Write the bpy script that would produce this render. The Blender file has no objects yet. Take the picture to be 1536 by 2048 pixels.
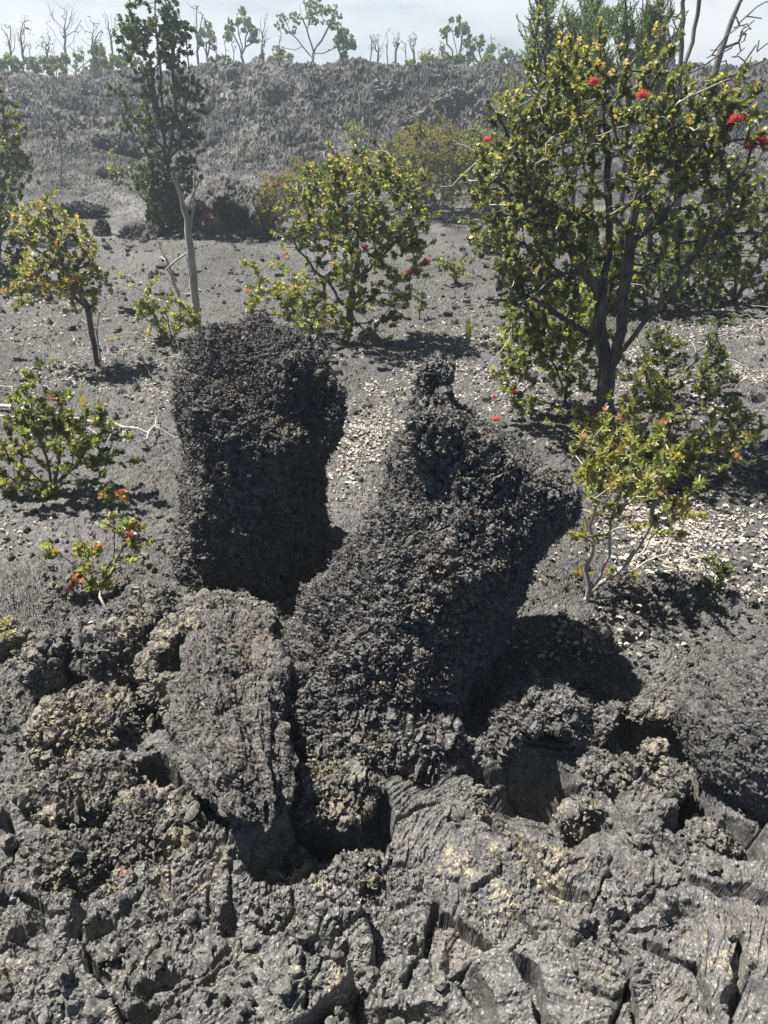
import bpy, math, random
import numpy as np
from mathutils import Vector
R = math.radians
rng = np.random.default_rng(7)
random.seed(7)
SC = bpy.context.scene
COL = SC.collection

# ------------------------------------------------------------------ camera, sky, sun, exposure
PITCH, FPX, CZ = R(29.0), 1479.0, 1.6
cam_d = bpy.data.cameras.new("camera")
cam = bpy.data.objects.new("camera", cam_d)
COL.objects.link(cam)
cam.location = (0, 0, CZ)
cam.rotation_euler = (R(90) - PITCH, 0, 0)
cam_d.sensor_fit = 'VERTICAL'
cam_d.sensor_height = 36.0
cam_d.sensor_width = 27.0
cam_d.lens = FPX / 2048 * 36.0
cam_d.clip_start = 0.02
cam_d.clip_end = 3000
SC.camera = cam

SUN_EL = R(65)
SUN_H = np.array([-0.91, 0.41])             # horizontal direction towards the sun
SUN_H = SUN_H / np.linalg.norm(SUN_H)
sun_vec = Vector((SUN_H[0] * math.cos(SUN_EL), SUN_H[1] * math.cos(SUN_EL), math.sin(SUN_EL)))
sl = bpy.data.lights.new("sun", 'SUN')
sl.energy = 5.0
sl.angle = R(0.53)
sl.color = (1.0, 0.955, 0.88)
so = bpy.data.objects.new("sun", sl)
COL.objects.link(so)
so.rotation_euler = sun_vec.to_track_quat('Z', 'Y').to_euler()

W = bpy.data.worlds.new("World")
SC.world = W
W.use_nodes = True
nt = W.node_tree
nt.nodes.clear()
n_out = nt.nodes.new('ShaderNodeOutputWorld')
n_bg = nt.nodes.new('ShaderNodeBackground')
n_bg.inputs['Strength'].default_value = 0.05
sky = nt.nodes.new('ShaderNodeTexSky')
sky.sky_type = 'NISHITA'
sky.sun_disc = False
sky.altitude = 1200
sky.air_density = 0.28
sky.dust_density = 0.2
sky.sun_elevation = SUN_EL
sky.sun_rotation = math.atan2(SUN_H[0], SUN_H[1])
tc = nt.nodes.new('ShaderNodeTexCoord')
mp = nt.nodes.new('ShaderNodeMapping')
mp.inputs['Scale'].default_value = (1.3, 1.3, 4.0)
cn = nt.nodes.new('ShaderNodeTexNoise')
cn.inputs['Scale'].default_value = 2.6
cn.inputs['Detail'].default_value = 7
cn.inputs['Roughness'].default_value = 0.55
cr = nt.nodes.new('ShaderNodeValToRGB')
cr.color_ramp.elements[0].position = 0.36
cr.color_ramp.elements[0].color = (0, 0, 0, 1)
cr.color_ramp.elements[1].position = 0.60
cr.color_ramp.elements[1].color = (1, 1, 1, 1)
sep = nt.nodes.new('ShaderNodeSeparateXYZ')
lowb = nt.nodes.new('ShaderNodeMapRange')    # cloud bank lies low round the horizon, opens overhead
lowb.inputs['From Min'].default_value = 0.05
lowb.inputs['From Max'].default_value = 0.42
lowb.inputs['To Min'].default_value = 0.88
lowb.inputs['To Max'].default_value = 0.0
cm = nt.nodes.new('ShaderNodeMath'); cm.operation = 'MULTIPLY_ADD'; cm.use_clamp = True
cm.inputs[1].default_value = 0.45
mixc = nt.nodes.new('ShaderNodeMixRGB')
mixc.inputs['Color2'].default_value = (7.3, 7.5, 7.7, 1)
ccol = nt.nodes.new('ShaderNodeMixRGB')       # soft blue-grey undersides in the white bank
ccol.inputs['Color1'].default_value = (4.9, 5.5, 6.1, 1); ccol.inputs['Color2'].default_value = (8.6, 8.7, 8.7, 1)
cr2 = nt.nodes.new('ShaderNodeValToRGB'); cr2.color_ramp.elements[0].position = 0.38; cr2.color_ramp.elements[1].position = 0.62
nt.links.new(cn.outputs['Fac'], cr2.inputs['Fac']); nt.links.new(cr2.outputs['Color'], ccol.inputs['Fac']); nt.links.new(ccol.outputs['Color'], mixc.inputs['Color2'])
nt.links.new(tc.outputs['Generated'], mp.inputs['Vector'])
nt.links.new(mp.outputs['Vector'], cn.inputs['Vector'])
nt.links.new(cn.outputs['Fac'], cr.inputs['Fac'])
nt.links.new(tc.outputs['Generated'], sep.inputs[0])
nt.links.new(sep.outputs['Z'], lowb.inputs['Value'])
low2 = nt.nodes.new('ShaderNodeMapRange')
low2.inputs['From Min'].default_value = 0.2; low2.inputs['From Max'].default_value = 0.55
low2.inputs['To Min'].default_value = 1.0; low2.inputs['To Max'].default_value = 0.15
nt.links.new(sep.outputs['Z'], low2.inputs['Value'])
cmul = nt.nodes.new('ShaderNodeMath'); cmul.operation = 'MULTIPLY'
nt.links.new(cr.outputs['Color'], cmul.inputs[0]); nt.links.new(low2.outputs[0], cmul.inputs[1])
nt.links.new(cmul.outputs[0], cm.inputs[0])
nt.links.new(lowb.outputs['Result'], cm.inputs[2])
fro = nt.nodes.new('ShaderNodeMapRange')       # the cloud bank stands beyond the ridge; the sky behind the viewer is clear
fro.inputs['From Min'].default_value = -0.15; fro.inputs['From Max'].default_value = 0.55
nt.links.new(sep.outputs['Y'], fro.inputs['Value'])
cfr = nt.nodes.new('ShaderNodeMath'); cfr.operation = 'MULTIPLY'
nt.links.new(cm.outputs[0], cfr.inputs[0]); nt.links.new(fro.outputs[0], cfr.inputs[1])
nt.links.new(cfr.outputs[0], mixc.inputs['Fac'])
nt.links.new(sky.outputs['Color'], mixc.inputs['Color1'])
nt.links.new(mixc.outputs['Color'], n_bg.inputs['Color'])
nt.links.new(n_bg.outputs[0], n_out.inputs['Surface'])

SC.view_settings.view_transform = 'Standard'
SC.view_settings.look = 'None'
SC.view_settings.exposure = 1.35
SC.view_settings.gamma = 1.0
SC.cycles.max_bounces = 6
SC.cycles.diffuse_bounces = 3
SC.cycles.transmission_bounces = 4
SC.cycles.volume_bounces = 0
SC.cycles.use_denoising = True
SC.cycles.denoiser = 'OPENIMAGEDENOISE'
SC.cycles.denoising_input_passes = 'RGB_ALBEDO_NORMAL'
SC.cycles.denoising_prefilter = 'ACCURATE'

# ------------------------------------------------------------------ numpy noise
U32 = np.uint32
def _hash(ix, iy, iz, seed):
    h = (ix.astype(U32) * U32(0x8da6b343)) ^ (iy.astype(U32) * U32(0xd8163841)) ^ (iz.astype(U32) * U32(0xcb1ab31f)) ^ U32((seed * 0x9e3779b1) & 0xffffffff)
    h ^= h >> U32(16); h *= U32(0x7feb352d); h ^= h >> U32(15); h *= U32(0x846ca68b); h ^= h >> U32(16)
    return h

def pn3(p, seed=0):
    p = p.astype(np.float32)
    i = np.floor(p).astype(np.int64)
    f = (p - i).astype(np.float32)
    u = f * f * f * (f * (f * 6 - 15) + 10)
    out = np.zeros(len(p), np.float32)
    for dx in (0, 1):
        wx = u[:, 0] if dx else 1 - u[:, 0]
        for dy in (0, 1):
            wy = u[:, 1] if dy else 1 - u[:, 1]
            for dz in (0, 1):
                wz = u[:, 2] if dz else 1 - u[:, 2]
                h = _hash(i[:, 0] + dx, i[:, 1] + dy, i[:, 2] + dz, seed)
                gx = (h & U32(1023)).astype(np.float32) / 511.5 - 1
                gy = ((h >> U32(10)) & U32(1023)).astype(np.float32) / 511.5 - 1
                gz = ((h >> U32(20)) & U32(1023)).astype(np.float32) / 511.5 - 1
                out += wx * wy * wz * (gx * (f[:, 0] - dx) + gy * (f[:, 1] - dy) + gz * (f[:, 2] - dz))
    return out * 1.25

def pn2(x, y, seed=0):
    ix = np.floor(x).astype(np.int64); iy = np.floor(y).astype(np.int64)
    fx = (x - ix).astype(np.float32); fy = (y - iy).astype(np.float32)
    ux = fx * fx * fx * (fx * (fx * 6 - 15) + 10); uy = fy * fy * fy * (fy * (fy * 6 - 15) + 10)
    z = np.zeros_like(ix)
    out = np.zeros(len(x), np.float32)
    for dx in (0, 1):
        wx = ux if dx else 1 - ux
        for dy in (0, 1):
            wy = uy if dy else 1 - uy
            h = _hash(ix + dx, iy + dy, z, seed)
            gx = (h & U32(65535)).astype(np.float32) / 32767.5 - 1
            gy = (h >> U32(16)).astype(np.float32) / 32767.5 - 1
            out += wx * wy * (gx * (fx - dx) + gy * (fy - dy))
    return out * 1.4

def fbm2(x, y, seed, octv=4, gain=0.5, lac=2.03):
    a, o, k = 1.0, np.zeros(len(x), np.float32), 1.0
    for q in range(octv):
        o += a * pn2(x * k + 17.3 * q, y * k - 9.1 * q, seed + q); a *= gain; k *= lac
    return o

def fbm3(p, seed, octv=4, gain=0.5, lac=2.03):
    a, o, k = 1.0, np.zeros(len(p), np.float32), 1.0
    for q in range(octv):
        o += a * pn3(p * k + 17.3 * q, seed + q); a *= gain; k *= lac
    return o

def wor2(x, y, seed):
    """F1, F2, two random values of the nearest cell and the offset to its point"""
    ix = np.floor(x).astype(np.int64); iy = np.floor(y).astype(np.int64)
    F1 = np.full(len(x), 9.0, np.float32); F2 = F1.copy()
    ra = np.zeros(len(x), np.float32); rb = ra.copy(); ox = ra.copy(); oy = ra.copy()
    z = np.zeros_like(ix)
    for dx in (-1, 0, 1):
        for dy in (-1, 0, 1):
            h = _hash(ix + dx, iy + dy, z, seed)
            px = ix + dx + (h & U32(1023)).astype(np.float32) / 1023
            py = iy + dy + ((h >> U32(10)) & U32(1023)).astype(np.float32) / 1023
            ex = (x - px).astype(np.float32); ey = (y - py).astype(np.float32)
            d = np.sqrt(ex * ex + ey * ey)
            m = d < F1
            F2 = np.where(m, F1, np.minimum(F2, d)); F1 = np.where(m, d, F1)
            h2 = _hash(ix + dx, iy + dy, z, seed + 77)
            ra = np.where(m, (h2 & U32(65535)).astype(np.float32) / 65535, ra)
            rb = np.where(m, (h2 >> U32(16)).astype(np.float32) / 65535, rb)
            ox = np.where(m, ex, ox); oy = np.where(m, ey, oy)
    return F1, F2, ra, rb, ox, oy

def wor3(p, seed):
    i = np.floor(p).astype(np.int64)
    F1 = np.full(len(p), 9.0, np.float32); F2 = F1.copy(); ra = np.zeros(len(p), np.float32)
    for dx in (-1, 0, 1):
        for dy in (-1, 0, 1):
            for dz in (-1, 0, 1):
                h = _hash(i[:, 0] + dx, i[:, 1] + dy, i[:, 2] + dz, seed)
                ex = p[:, 0] - (i[:, 0] + dx + (h & U32(1023)).astype(np.float32) / 1023)
                ey = p[:, 1] - (i[:, 1] + dy + ((h >> U32(10)) & U32(1023)).astype(np.float32) / 1023)
                ez = p[:, 2] - (i[:, 2] + dz + ((h >> U32(20)) & U32(1023)).astype(np.float32) / 1023)
                d = np.sqrt(ex * ex + ey * ey + ez * ez).astype(np.float32)
                m = d < F1
                F2 = np.where(m, F1, np.minimum(F2, d)); F1 = np.where(m, d, F1)
                ra = np.where(m, (_hash(i[:, 0] + dx, i[:, 1] + dy, i[:, 2] + dz, seed + 5) & U32(65535)).astype(np.float32) / 65535, ra)
    return F1, F2, ra

def sst(a, b, x):
    t = np.clip((x - a) / (b - a), 0, 1)
    return t * t * (3 - 2 * t)

def ridge(n):
    return 1 - np.minimum(np.abs(n) * 2.2, 1)

# ------------------------------------------------------------------ mesh / object helpers
def mesh_np(name, V, faces, mat, smooth=True, color=None, attrs=None, fmat=None, mats=None):
    """faces: list of (n,k) int arrays"""
    me = bpy.data.meshes.new(name)
    V = np.asarray(V, np.float32)
    me.vertices.add(len(V)); me.vertices.foreach_set("co", V.ravel())
    faces = [np.asarray(f, np.int32) for f in faces if len(f)]
    idx = np.concatenate([f.ravel() for f in faces])
    tot = np.concatenate([np.full(len(f), f.shape[1], np.int32) for f in faces])
    start = np.concatenate([[0], np.cumsum(tot)[:-1]]).astype(np.int32)
    me.loops.add(len(idx)); me.loops.foreach_set("vertex_index", idx)
    me.polygons.add(len(tot)); me.polygons.foreach_set("loop_start", start); me.polygons.foreach_set("loop_total", tot)
    me.update(calc_edges=True)
    me.polygons.foreach_set("use_smooth", np.full(len(tot), smooth, bool))
    if color is not None:
        a = me.color_attributes.new("tint", 'FLOAT_COLOR', 'POINT')
        c = np.ones((len(V), 4), np.float32); c[:, :3] = color
        a.data.foreach_set("color", c.ravel())
    for k, v in (attrs or {}).items():
        a = me.attributes.new(k, 'FLOAT', 'POINT'); a.data.foreach_set("value", np.asarray(v, np.float32))
    me.materials.append(mat)
    me.validate()
    return me

def link(name, me, parent=None, loc=None):
    o = bpy.data.objects.new(name, me)
    COL.objects.link(o)
    if parent is not None: o.parent = parent
    if loc is not None: o.location = loc
    return o

def empty(name, loc):
    o = bpy.data.objects.new(name, None); COL.objects.link(o); o.location = loc
    o.empty_display_size = 0.1
    return o

def tag(o, label=None, cat=None, group=None, kind=None):
    if label: o["label"] = label
    if cat: o["category"] = cat
    if group: o["group"] = group
    if kind: o["kind"] = kind
    return o

def grid_faces(nr, nc, wrap=False):
    r = np.arange(nr - 1)[:, None]; c = np.arange(nc if wrap else nc - 1)[None, :]
    a = r * nc + c; b = r * nc + (c + 1) % nc
    return np.stack([a, b, b + nc, a + nc], -1).reshape(-1, 4)

def grid_normals(P, wrap):
    """P (nr,nc,3)"""
    dr = np.gradient(P, axis=0)
    dc = (np.roll(P, -1, 1) - np.roll(P, 1, 1)) if wrap else np.gradient(P, axis=1)
    n = np.cross(dc, dr)
    return n / (np.linalg.norm(n, axis=-1, keepdims=True) + 1e-9)

# ------------------------------------------------------------------ picture ray -> point in the place
def ray(px, py):
    xc, yc = (px - 768) / FPX, (1024 - py) / FPX
    return np.array([xc, math.cos(PITCH) + yc * math.sin(PITCH), -math.sin(PITCH) + yc * math.cos(PITCH)])
def at(px, py, Y):
    d = ray(px, py); return np.array([0, 0, CZ]) + d * (Y / d[1])
def mpp(Y, z=0.5):
    return (Y * math.cos(PITCH) + (CZ - z) * math.sin(PITCH)) / FPX
def gpz(px, py, z=0.0):
    d = ray(px, py); t = (z - CZ) / d[2]; return np.array([d[0] * t, d[1] * t])

# ------------------------------------------------------------------ ground relief
def base_h(x, y):
    yy = y + 1.1 * pn2(x * 0.16, y * 0.16, 3) + 0.4 * pn2(x * 0.5, y * 0.5, 4)
    left = 2.15 * sst(9.5, 25, yy) * 0.75 + 2.15 * 0.25 * np.clip((yy - 10) / 14, 0, 1)
    right = 0.62 * np.clip((yy - 10.5) / 9, 0, 1) + 1.68 * sst(18.6, 23.2, yy)
    k = sst(-7.0, -3.6, x)
    z = left * (1 - k) + right * k
    z = z + 0.22 * pn2(x * 0.22, y * 0.22, 31) * sst(20, 26, y)
    z = z + 0.05 * pn2(x * 0.35 + 3, y * 0.35, 5) * sst(2.5, 5, y)
    return z

PITS = []      # cx, cy, rx, ry, depth, angle
def pit(px, py, rx, ry, depth, ang=0.0):
    c = gpz(px, py); PITS.append((c[0], c[1], rx, ry, depth, ang))
pit(1075, 1600, 0.17, 0.14, 0.20, -0.5)
pit(640, 1690, 0.15, 0.085, 0.17, 0.1)
pit(745, 1640, 0.05, 0.10, 0.15, 0.1)
pit(560, 1745, 0.10, 0.05, 0.12, 0.0)
pit(1300, 1462, 0.17, 0.10, 0.22, 0.05)
pit(1375, 1570, 0.05, 0.13, 0.2, 0.25)
pit(1450, 1665, 0.15, 0.06, 0.2, -0.35)
pit(1200, 1640, 0.05, 0.05, 0.08, 0)
pit(230, 1705, 0.09, 0.035, 0.07, 0)
pit(335, 1575, 0.13, 0.06, 0.20, -0.5)
pit(430, 1655, 0.10, 0.05, 0.18, -0.4)
pit(285, 1440, 0.04, 0.10, 0.14, 0.1)
pit(60, 1880, 0.06, 0.05, 0.07, 0)
pit(330, 1990, 0.05, 0.03, 0.05, 0.3)
pit(200, 1880, 0.05, 0.03, 0.06, 0.3)
pit(460, 1840, 0.025, 0.03, 0.06, 0)
pit(600, 1865, 0.07, 0.018, 0.05, 0)
pit(840, 1870, 0.025, 0.035, 0.05, 0)
pit(960, 1985, 0.03, 0.07, 0.08, 0.4)
pit(820, 2035, 0.1, 0.03, 0.06, 0)
pit(1370, 1830, 0.05, 0.04, 0.05, 0)
pit(1500, 1990, 0.06, 0.04, 0.05, 0.5)
pit(200, 1400, 0.07, 0.05, 0.08, 0.3)
pit(460, 1960, 0.06, 0.02, 0.045, 0.9)
CRACKS = [([(868, 1770), (862, 1830), (848, 1905), (800, 1960)], 0.008, 0.05),
          ([(700, 1870), (660, 1910), (635, 1960), (620, 2047)], 0.008, 0.045),
          ([(875, 1790), (960, 1880), (1060, 1950), (1110, 2040)], 0.010, 0.06),
          ([(1040, 1800), (1110, 1860), (1180, 1890), (1250, 1930)], 0.006, 0.03),
          ([(1250, 1930), (1255, 1970), (1270, 2030)], 0.006, 0.03),
          ([(1180, 1470), (1260, 1530), (1350, 1590), (1390, 1640)], 0.012, 0.07),
          ([(1490, 1860), (1480, 1950), (1465, 2047)], 0.010, 0.05),
          ([(1300, 1880), (1390, 1930), (1430, 2010)], 0.007, 0.04),
          ([(30, 1800), (130, 1850), (190, 1950), (260, 2000)], 0.008, 0.04)]
LITTER_Z = None
def ground_parts(x, y):
    x = np.asarray(x, np.float64); y = np.asarray(y, np.float64)
    z = base_h(x, y)
    wx = x + 0.03 * pn2(x * 9, y * 9, 11) + 0.004 * pn2(x * 27, y * 27, 12)
    wy = y + 0.03 * pn2(x * 9 + 40, y * 9, 13) + 0.004 * pn2(x * 27 + 9, y * 27, 14)
    shelf = 1 - sst(1.55, 2.1, y + 0.12 * pn2(x * 2.2, y * 2.2, 15))           # broken crust near the feet
    crust = sst(0.15, 0.6, x) * (1 - sst(1.9, 2.6, y))                          # rippled crust right of the stump
    slope = sst(9.0, 12.5, y + 0.8 * pn2(x * 0.3, y * 0.3, 16))
    mid = (1 - shelf) * (1 - slope)
    # --- near crust: tilted plates, crevices, clinker
    F1, F2, ra, rb, ox, oy = wor2(wx * 3.1, wy * 3.6, 21)
    plates = ((ra - 0.5) * 0.11 + ((ra * 7 % 1) - 0.5) * 0.17 * ox + (rb - 0.35) * 0.20 * oy) * (0.32 + 0.85 * sst(0.35, -0.1, x))
    edge = sst(0.0, 0.08, F2 - F1)
    zz = 0.05 * pn2(x * 1.7, y * 1.7, 22) + plates * edge - 0.055 * (1 - edge) * (0.25 + 0.75 * ra)
    G1, G2, ga, gb, gx, gy = wor2(wx * 13 + 5, wy * 14, 23)
    e2 = sst(0.0, 0.2, G2 - G1)
    clin = sst(-0.12, 0.22, pn2(x * 2.4, y * 2.4, 24) - 0.25 * sst(0.15, 0.6, x) + 0.12)
    zz += clin * ((ga - 0.4) * 0.026 * e2 - 0.012 * (1 - e2) + (gb - 0.5) * 0.012 * gy * e2)
    zz += 0.018 * fbm2(wx * 7, wy * 7, 25, 2)
    # ropy ripples
    ang = 0.8 + 1.2 * pn2(x * 1.4, y * 1.4, 26)
    u = wx * np.cos(ang) + wy * np.sin(ang); v = -wx * np.sin(ang) + wy * np.cos(ang)
    rope = ridge(pn2(u * 9, v * 32, 27)) * 0.7 + ridge(pn2(u * 30, v * 80, 28)) ** 1.5 * 0.3
    fine = ridge(pn2(wx * 52, wy * 52, 29)) ** 2 * 0.6 + ridge(pn2(wx * 95, wy * 95, 36)) ** 2 * 0.5
    H1, H2, ha, hb, hx, hy = wor2(wx * 62, wy * 62, 30)
    tip = np.clip(1 - H1 * 1.5, 0, 1)
    J1, J2, ja, jb, jx, jy = wor2(wx * 120, wy * 120, 34)
    zd = (0.012 - 0.004 * clin) * rope + 0.007 * (0.5 + clin) * fine + 0.010 * (0.3 + clin) * tip * ha
    zd += 0.0075 * (0.5 + 0.5 * clin) * np.clip(1.1 - J1 * 1.5, 0, 1) * ja
    near = shelf
    # --- gravelly cinder flat
    M1, M2, ma, mb, mx, my = wor2(wx * 7.5, wy * 7.5, 41)
    zmc = 0.03 * fbm2(x * 1.9, y * 1.9, 42, 3) + crust * (0.03 * (ra - 0.5) * edge - 0.02 * (1 - edge))
    zm = 0.022 * ridge(pn2(wx * 6.5, wy * 6.5, 43)) ** 2 * (0.3 + crust)
    zm += (0.010 + 0.03 * np.clip(pn2(x * 0.8, y * 0.8, 44), 0, 1)) * sst(0.5, 0.1, M1) * ma
    N1, N2, na, nb, nx, ny = wor2(wx * 26, wy * 26, 45)
    zm += 0.011 * np.clip(1 - N1 * 1.6, 0, 1) * na + 0.007 * ridge(pn2(wx * 30, wy * 30, 46)) + 0.005 * pn2(x * 75, y * 75, 47)
    zm += 0.006 * np.clip(1.1 - J1 * 1.5, 0, 1) * ja + crust * (0.012 * rope + 0.012 * fine + 0.012 * tip * ha)
    # --- far slope
    S1, S2, sa, sb, sx, sy = wor2((x + 0.3 * pn2(x * 1.3, y * 1.3, 51)) * 1.05, (y + 0.3 * pn2(x * 1.3 + 9, y * 1.3, 52)) * 0.8, 53)
    T1, T2, ta, tb, tx, ty = wor2((x + 0.08 * pn2(x * 4, y * 4, 54)) * 3.1, (y + 0.08 * pn2(x * 4 + 9, y * 4, 55)) * 2.6, 56)
    steep = sst(16.5, 19.5, y) * sst(-6.5, -3, x) + 0.35
    zs = 0.12 * steep * np.clip(1 - S1 * 1.15, 0, 1) * (0.2 + sa) 
    Q1, Q2, qa, qb, qx, qy = wor2((x + 0.05 * pn2(x * 8, y * 8, 65)) * 7.5, (y + 0.05 * pn2(x * 8 + 9, y * 8, 66)) * 6.0, 67)
    O1, O2, oa, ob, oox, ooy = wor2(x * 15 + 0.4 * pn2(x * 12, y * 12, 68), y * 12, 69)
    zs += 0.11 * fbm2(x * 1.3, y * 1.3, 57, 2)
    zs += 0.16 * (ridge(pn2(x * 0.7, y * 0.7, 63)) ** 2 - 0.4) * sst(13, 17, y) + 0.16 * pn2(x * 2.2, y * 1.6, 64) * sst(17, 20, y)
    zs *= sst(8.5, 11.5, y) * (0.4 + 0.6 * sst(13, 18, y)) * (1 - 0.5 * sst(26, 32, y))
    z = z + zz * near + zmc * mid + zs * slope
    zd = zd * near + zm * mid
    # --- hollows and cracks
    nb_ = 0.30 * pn2(x * 11, y * 11, 61) + 0.04 * pn2(x * 34, y * 34, 62)
    sel = (y < 2.6) & (np.abs(x) < 1.6)
    xs, ys, ns = x[sel], y[sel], nb_[sel]
    zp = np.zeros(len(xs))
    for cx, cy, rx, ry, dep, an in PITS:
        c, s = math.cos(an), math.sin(an)
        dx, dy = xs - cx, ys - cy
        d = np.sqrt(((dx * c + dy * s) / rx) ** 2 + ((-dx * s + dy * c) / ry) ** 2) + ns
        zp = np.minimum(zp, -dep * 0.9 * sst(1.12, 0.6, d))
    xs = xs + 0.022 * pn2(xs * 7, ys * 7, 161) + 0.010 * pn2(xs * 19, ys * 19, 162)
    ys = ys + 0.022 * pn2(xs * 7 + 5, ys * 7, 163) + 0.010 * pn2(xs * 19 + 5, ys * 19, 164)
    wv = 0.75 + 0.9 * pn2(xs * 9, ys * 9, 165)
    for pts, wd, dep in CRACKS:
        g = [gpz(*q) for q in pts]
        for a, b in zip(g[:-1], g[1:]):
            ab = b - a; L2 = (ab ** 2).sum()
            t = np.clip(((xs - a[0]) * ab[0] + (ys - a[1]) * ab[1]) / L2, 0, 1)
            d = np.hypot(xs - a[0] - t * ab[0], ys - a[1] - t * ab[1]) + 0.012 * ns * 2
            zp = np.minimum(zp, -dep * 1.2 * np.clip(wv + 0.3, 0.3, 1.1) * sst(wd * 1.7, wd * 0.95, d / np.clip(wv, 0.35, 1.5)))
    z = z.copy(); z[sel] += zp
    return z, zd, rope, clin
def ground_z(x, y):
    z, zd, _, _ = ground_parts(x, y)
    return z + zd

def gz(x, y):
    return float(ground_z(np.array([x]), np.array([y]))[0])
def gp(px, py):
    """point of the terrain seen along the picture ray"""
    d = ray(px, py)
    t = np.linspace(0.8, 60, 6000)
    x, y, z = d[0] * t, d[1] * t, CZ + d[2] * t
    h = base_h(x, y)
    k = np.argmax(z < h)
    if z[k] >= h[k]: k = len(t) - 1
    return np.array([x[k], y[k], gz(x[k], y[k])])

# ------------------------------------------------------------------ materials
def new_mat(name):
    m = bpy.data.materials.new(name); m.use_nodes = True
    n = m.node_tree.nodes; b = n['Principled BSDF']
    return m, m.node_tree, b

def lava_mat(name, c_dark, c_mid, c_warm, use_tone=False, rough=(0.6, 0.9), bump=0.002, fine=260.0, spec=0.25, crust=(0.40, 0.345, 0.21), patch=0.0):
    m, t, b = new_mat(name)
    L = t.links.new
    tc = t.nodes.new('ShaderNodeTexCoord')
    def noise(scale, det=5, rgh=0.6):
        n = t.nodes.new('ShaderNodeTexNoise'); n.inputs['Scale'].default_value = scale
        n.inputs['Detail'].default_value = det; n.inputs['Roughness'].default_value = rgh
        L(tc.outputs['Object'], n.inputs['Vector']); return n
    def ramp(src, p0, p1, c0, c1):
        r = t.nodes.new('ShaderNodeValToRGB')
        r.color_ramp.elements[0].position = p0; r.color_ramp.elements[1].position = p1
        r.color_ramp.elements[0].color = (*c0, 1); r.color_ramp.elements[1].color = (*c1, 1)
        L(src, r.inputs['Fac']); return r
    def mix(f, a, c):
        x = t.nodes.new('ShaderNodeMixRGB'); L(f, x.inputs['Fac']); L(a, x.inputs['Color1'])
        if isinstance(c, tuple): x.inputs['Color2'].default_value = (*c, 1)
        else: L(c, x.inputs['Color2'])
        return x
    n1 = noise(38, 6, 0.65)
    r1 = ramp(n1.outputs['Fac'], 0.36, 0.66, c_dark, c_mid)
    n2 = noise(5.5, 4, 0.6)
    r2 = ramp(n2.outputs['Fac'], 0.56, 0.72, (0, 0, 0), (0.75, 0.75, 0.75))
    x1 = mix(r2.outputs['Color'], r1.outputs['Color'], c_warm)
    n3 = noise(150, 3, 0.6)
    r3 = ramp(n3.outputs['Fac'], 0.55, 0.68, (0, 0, 0), (0.75, 0.75, 0.75))
    x2 = mix(r3.outputs['Color'], x1.outputs['Color'], tuple(min(1, v * 2.4) for v in c_mid))
    at_ = t.nodes.new('ShaderNodeAttribute'); at_.attribute_name = 'crust'
    n4 = noise(85, 6, 0.75)
    mm = t.nodes.new('ShaderNodeMath'); mm.operation = 'MULTIPLY'
    r4 = ramp(n4.outputs['Fac'], 0.47, 0.62, (0, 0, 0), (1, 1, 1))
    L(at_.outputs['Fac'], mm.inputs[0]); L(r4.outputs['Color'], mm.inputs[1])
    x3 = mix(mm.outputs[0], x2.outputs['Color'], crust)
    if use_tone:
        ta = t.nodes.new('ShaderNodeAttribute'); ta.attribute_name = 'tone'
        mt = t.nodes.new('ShaderNodeMixRGB'); mt.blend_type = 'MULTIPLY'; mt.inputs['Fac'].default_value = 1
        L(x3.outputs['Color'], mt.inputs['Color1']); L(ta.outputs['Fac'], mt.inputs['Color2']); x3 = mt
    L(x3.outputs['Color'], b.inputs['Base Color'])
    rr = t.nodes.new('ShaderNodeMapRange'); rr.inputs['To Min'].default_value = rough[0]; rr.inputs['To Max'].default_value = rough[1]
    rr.inputs['From Min'].default_value = 0.35; rr.inputs['From Max'].default_value = 0.65
    L(n3.outputs['Fac'], rr.inputs['Value']); L(rr.outputs[0], b.inputs['Roughness'])
    b.inputs['Specular IOR Level'].default_value = spec
    if bump:
        nb = noise(fine, 4, 0.7)
        bp = t.nodes.new('ShaderNodeBump'); bp.inputs['Distance'].default_value = bump; bp.inputs['Strength'].default_value = 1.0
        L(nb.outputs['Fac'], bp.inputs['Height']); L(bp.outputs['Normal'], b.inputs['Normal'])
    return m

M_GROUND = lava_mat("lava_ground", (0.042, 0.042, 0.043), (0.105, 0.103, 0.098), (0.10, 0.088, 0.075), use_tone=True)
M_GRAVEL = lava_mat("lava_gravel", (0.04, 0.04, 0.041), (0.09, 0.088, 0.084), (0.09, 0.078, 0.066))
M_PILLAR = lava_mat("lava_pillar_crust", (0.034, 0.034, 0.035), (0.150, 0.145, 0.138), (0.145, 0.122, 0.104), crust=(0.36, 0.27, 0.17))
M_ROCK = lava_mat("lava_rock", (0.050, 0.050, 0.050), (0.155, 0.148, 0.135), (0.155, 0.13, 0.105))
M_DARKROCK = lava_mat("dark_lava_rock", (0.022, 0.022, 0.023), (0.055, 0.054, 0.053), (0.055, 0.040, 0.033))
M_BOULDER = lava_mat("smooth_grey_boulder", (0.034, 0.034, 0.035), (0.105, 0.103, 0.099), (0.09, 0.078, 0.068))
M_BANK = lava_mat("bank_rock", (0.05, 0.05, 0.05), (0.15, 0.145, 0.13), (0.11, 0.095, 0.078))
M_LOBE = lava_mat("streaked_lobe", (0.042, 0.041, 0.041), (0.125, 0.118, 0.110), (0.125, 0.103, 0.085))
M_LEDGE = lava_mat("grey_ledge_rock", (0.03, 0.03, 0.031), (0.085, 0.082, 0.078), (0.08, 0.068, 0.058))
M_REDROCK = lava_mat("rusty_lava_rock", (0.10, 0.055, 0.045), (0.24, 0.13, 0.095), (0.25, 0.15, 0.11))

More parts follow.
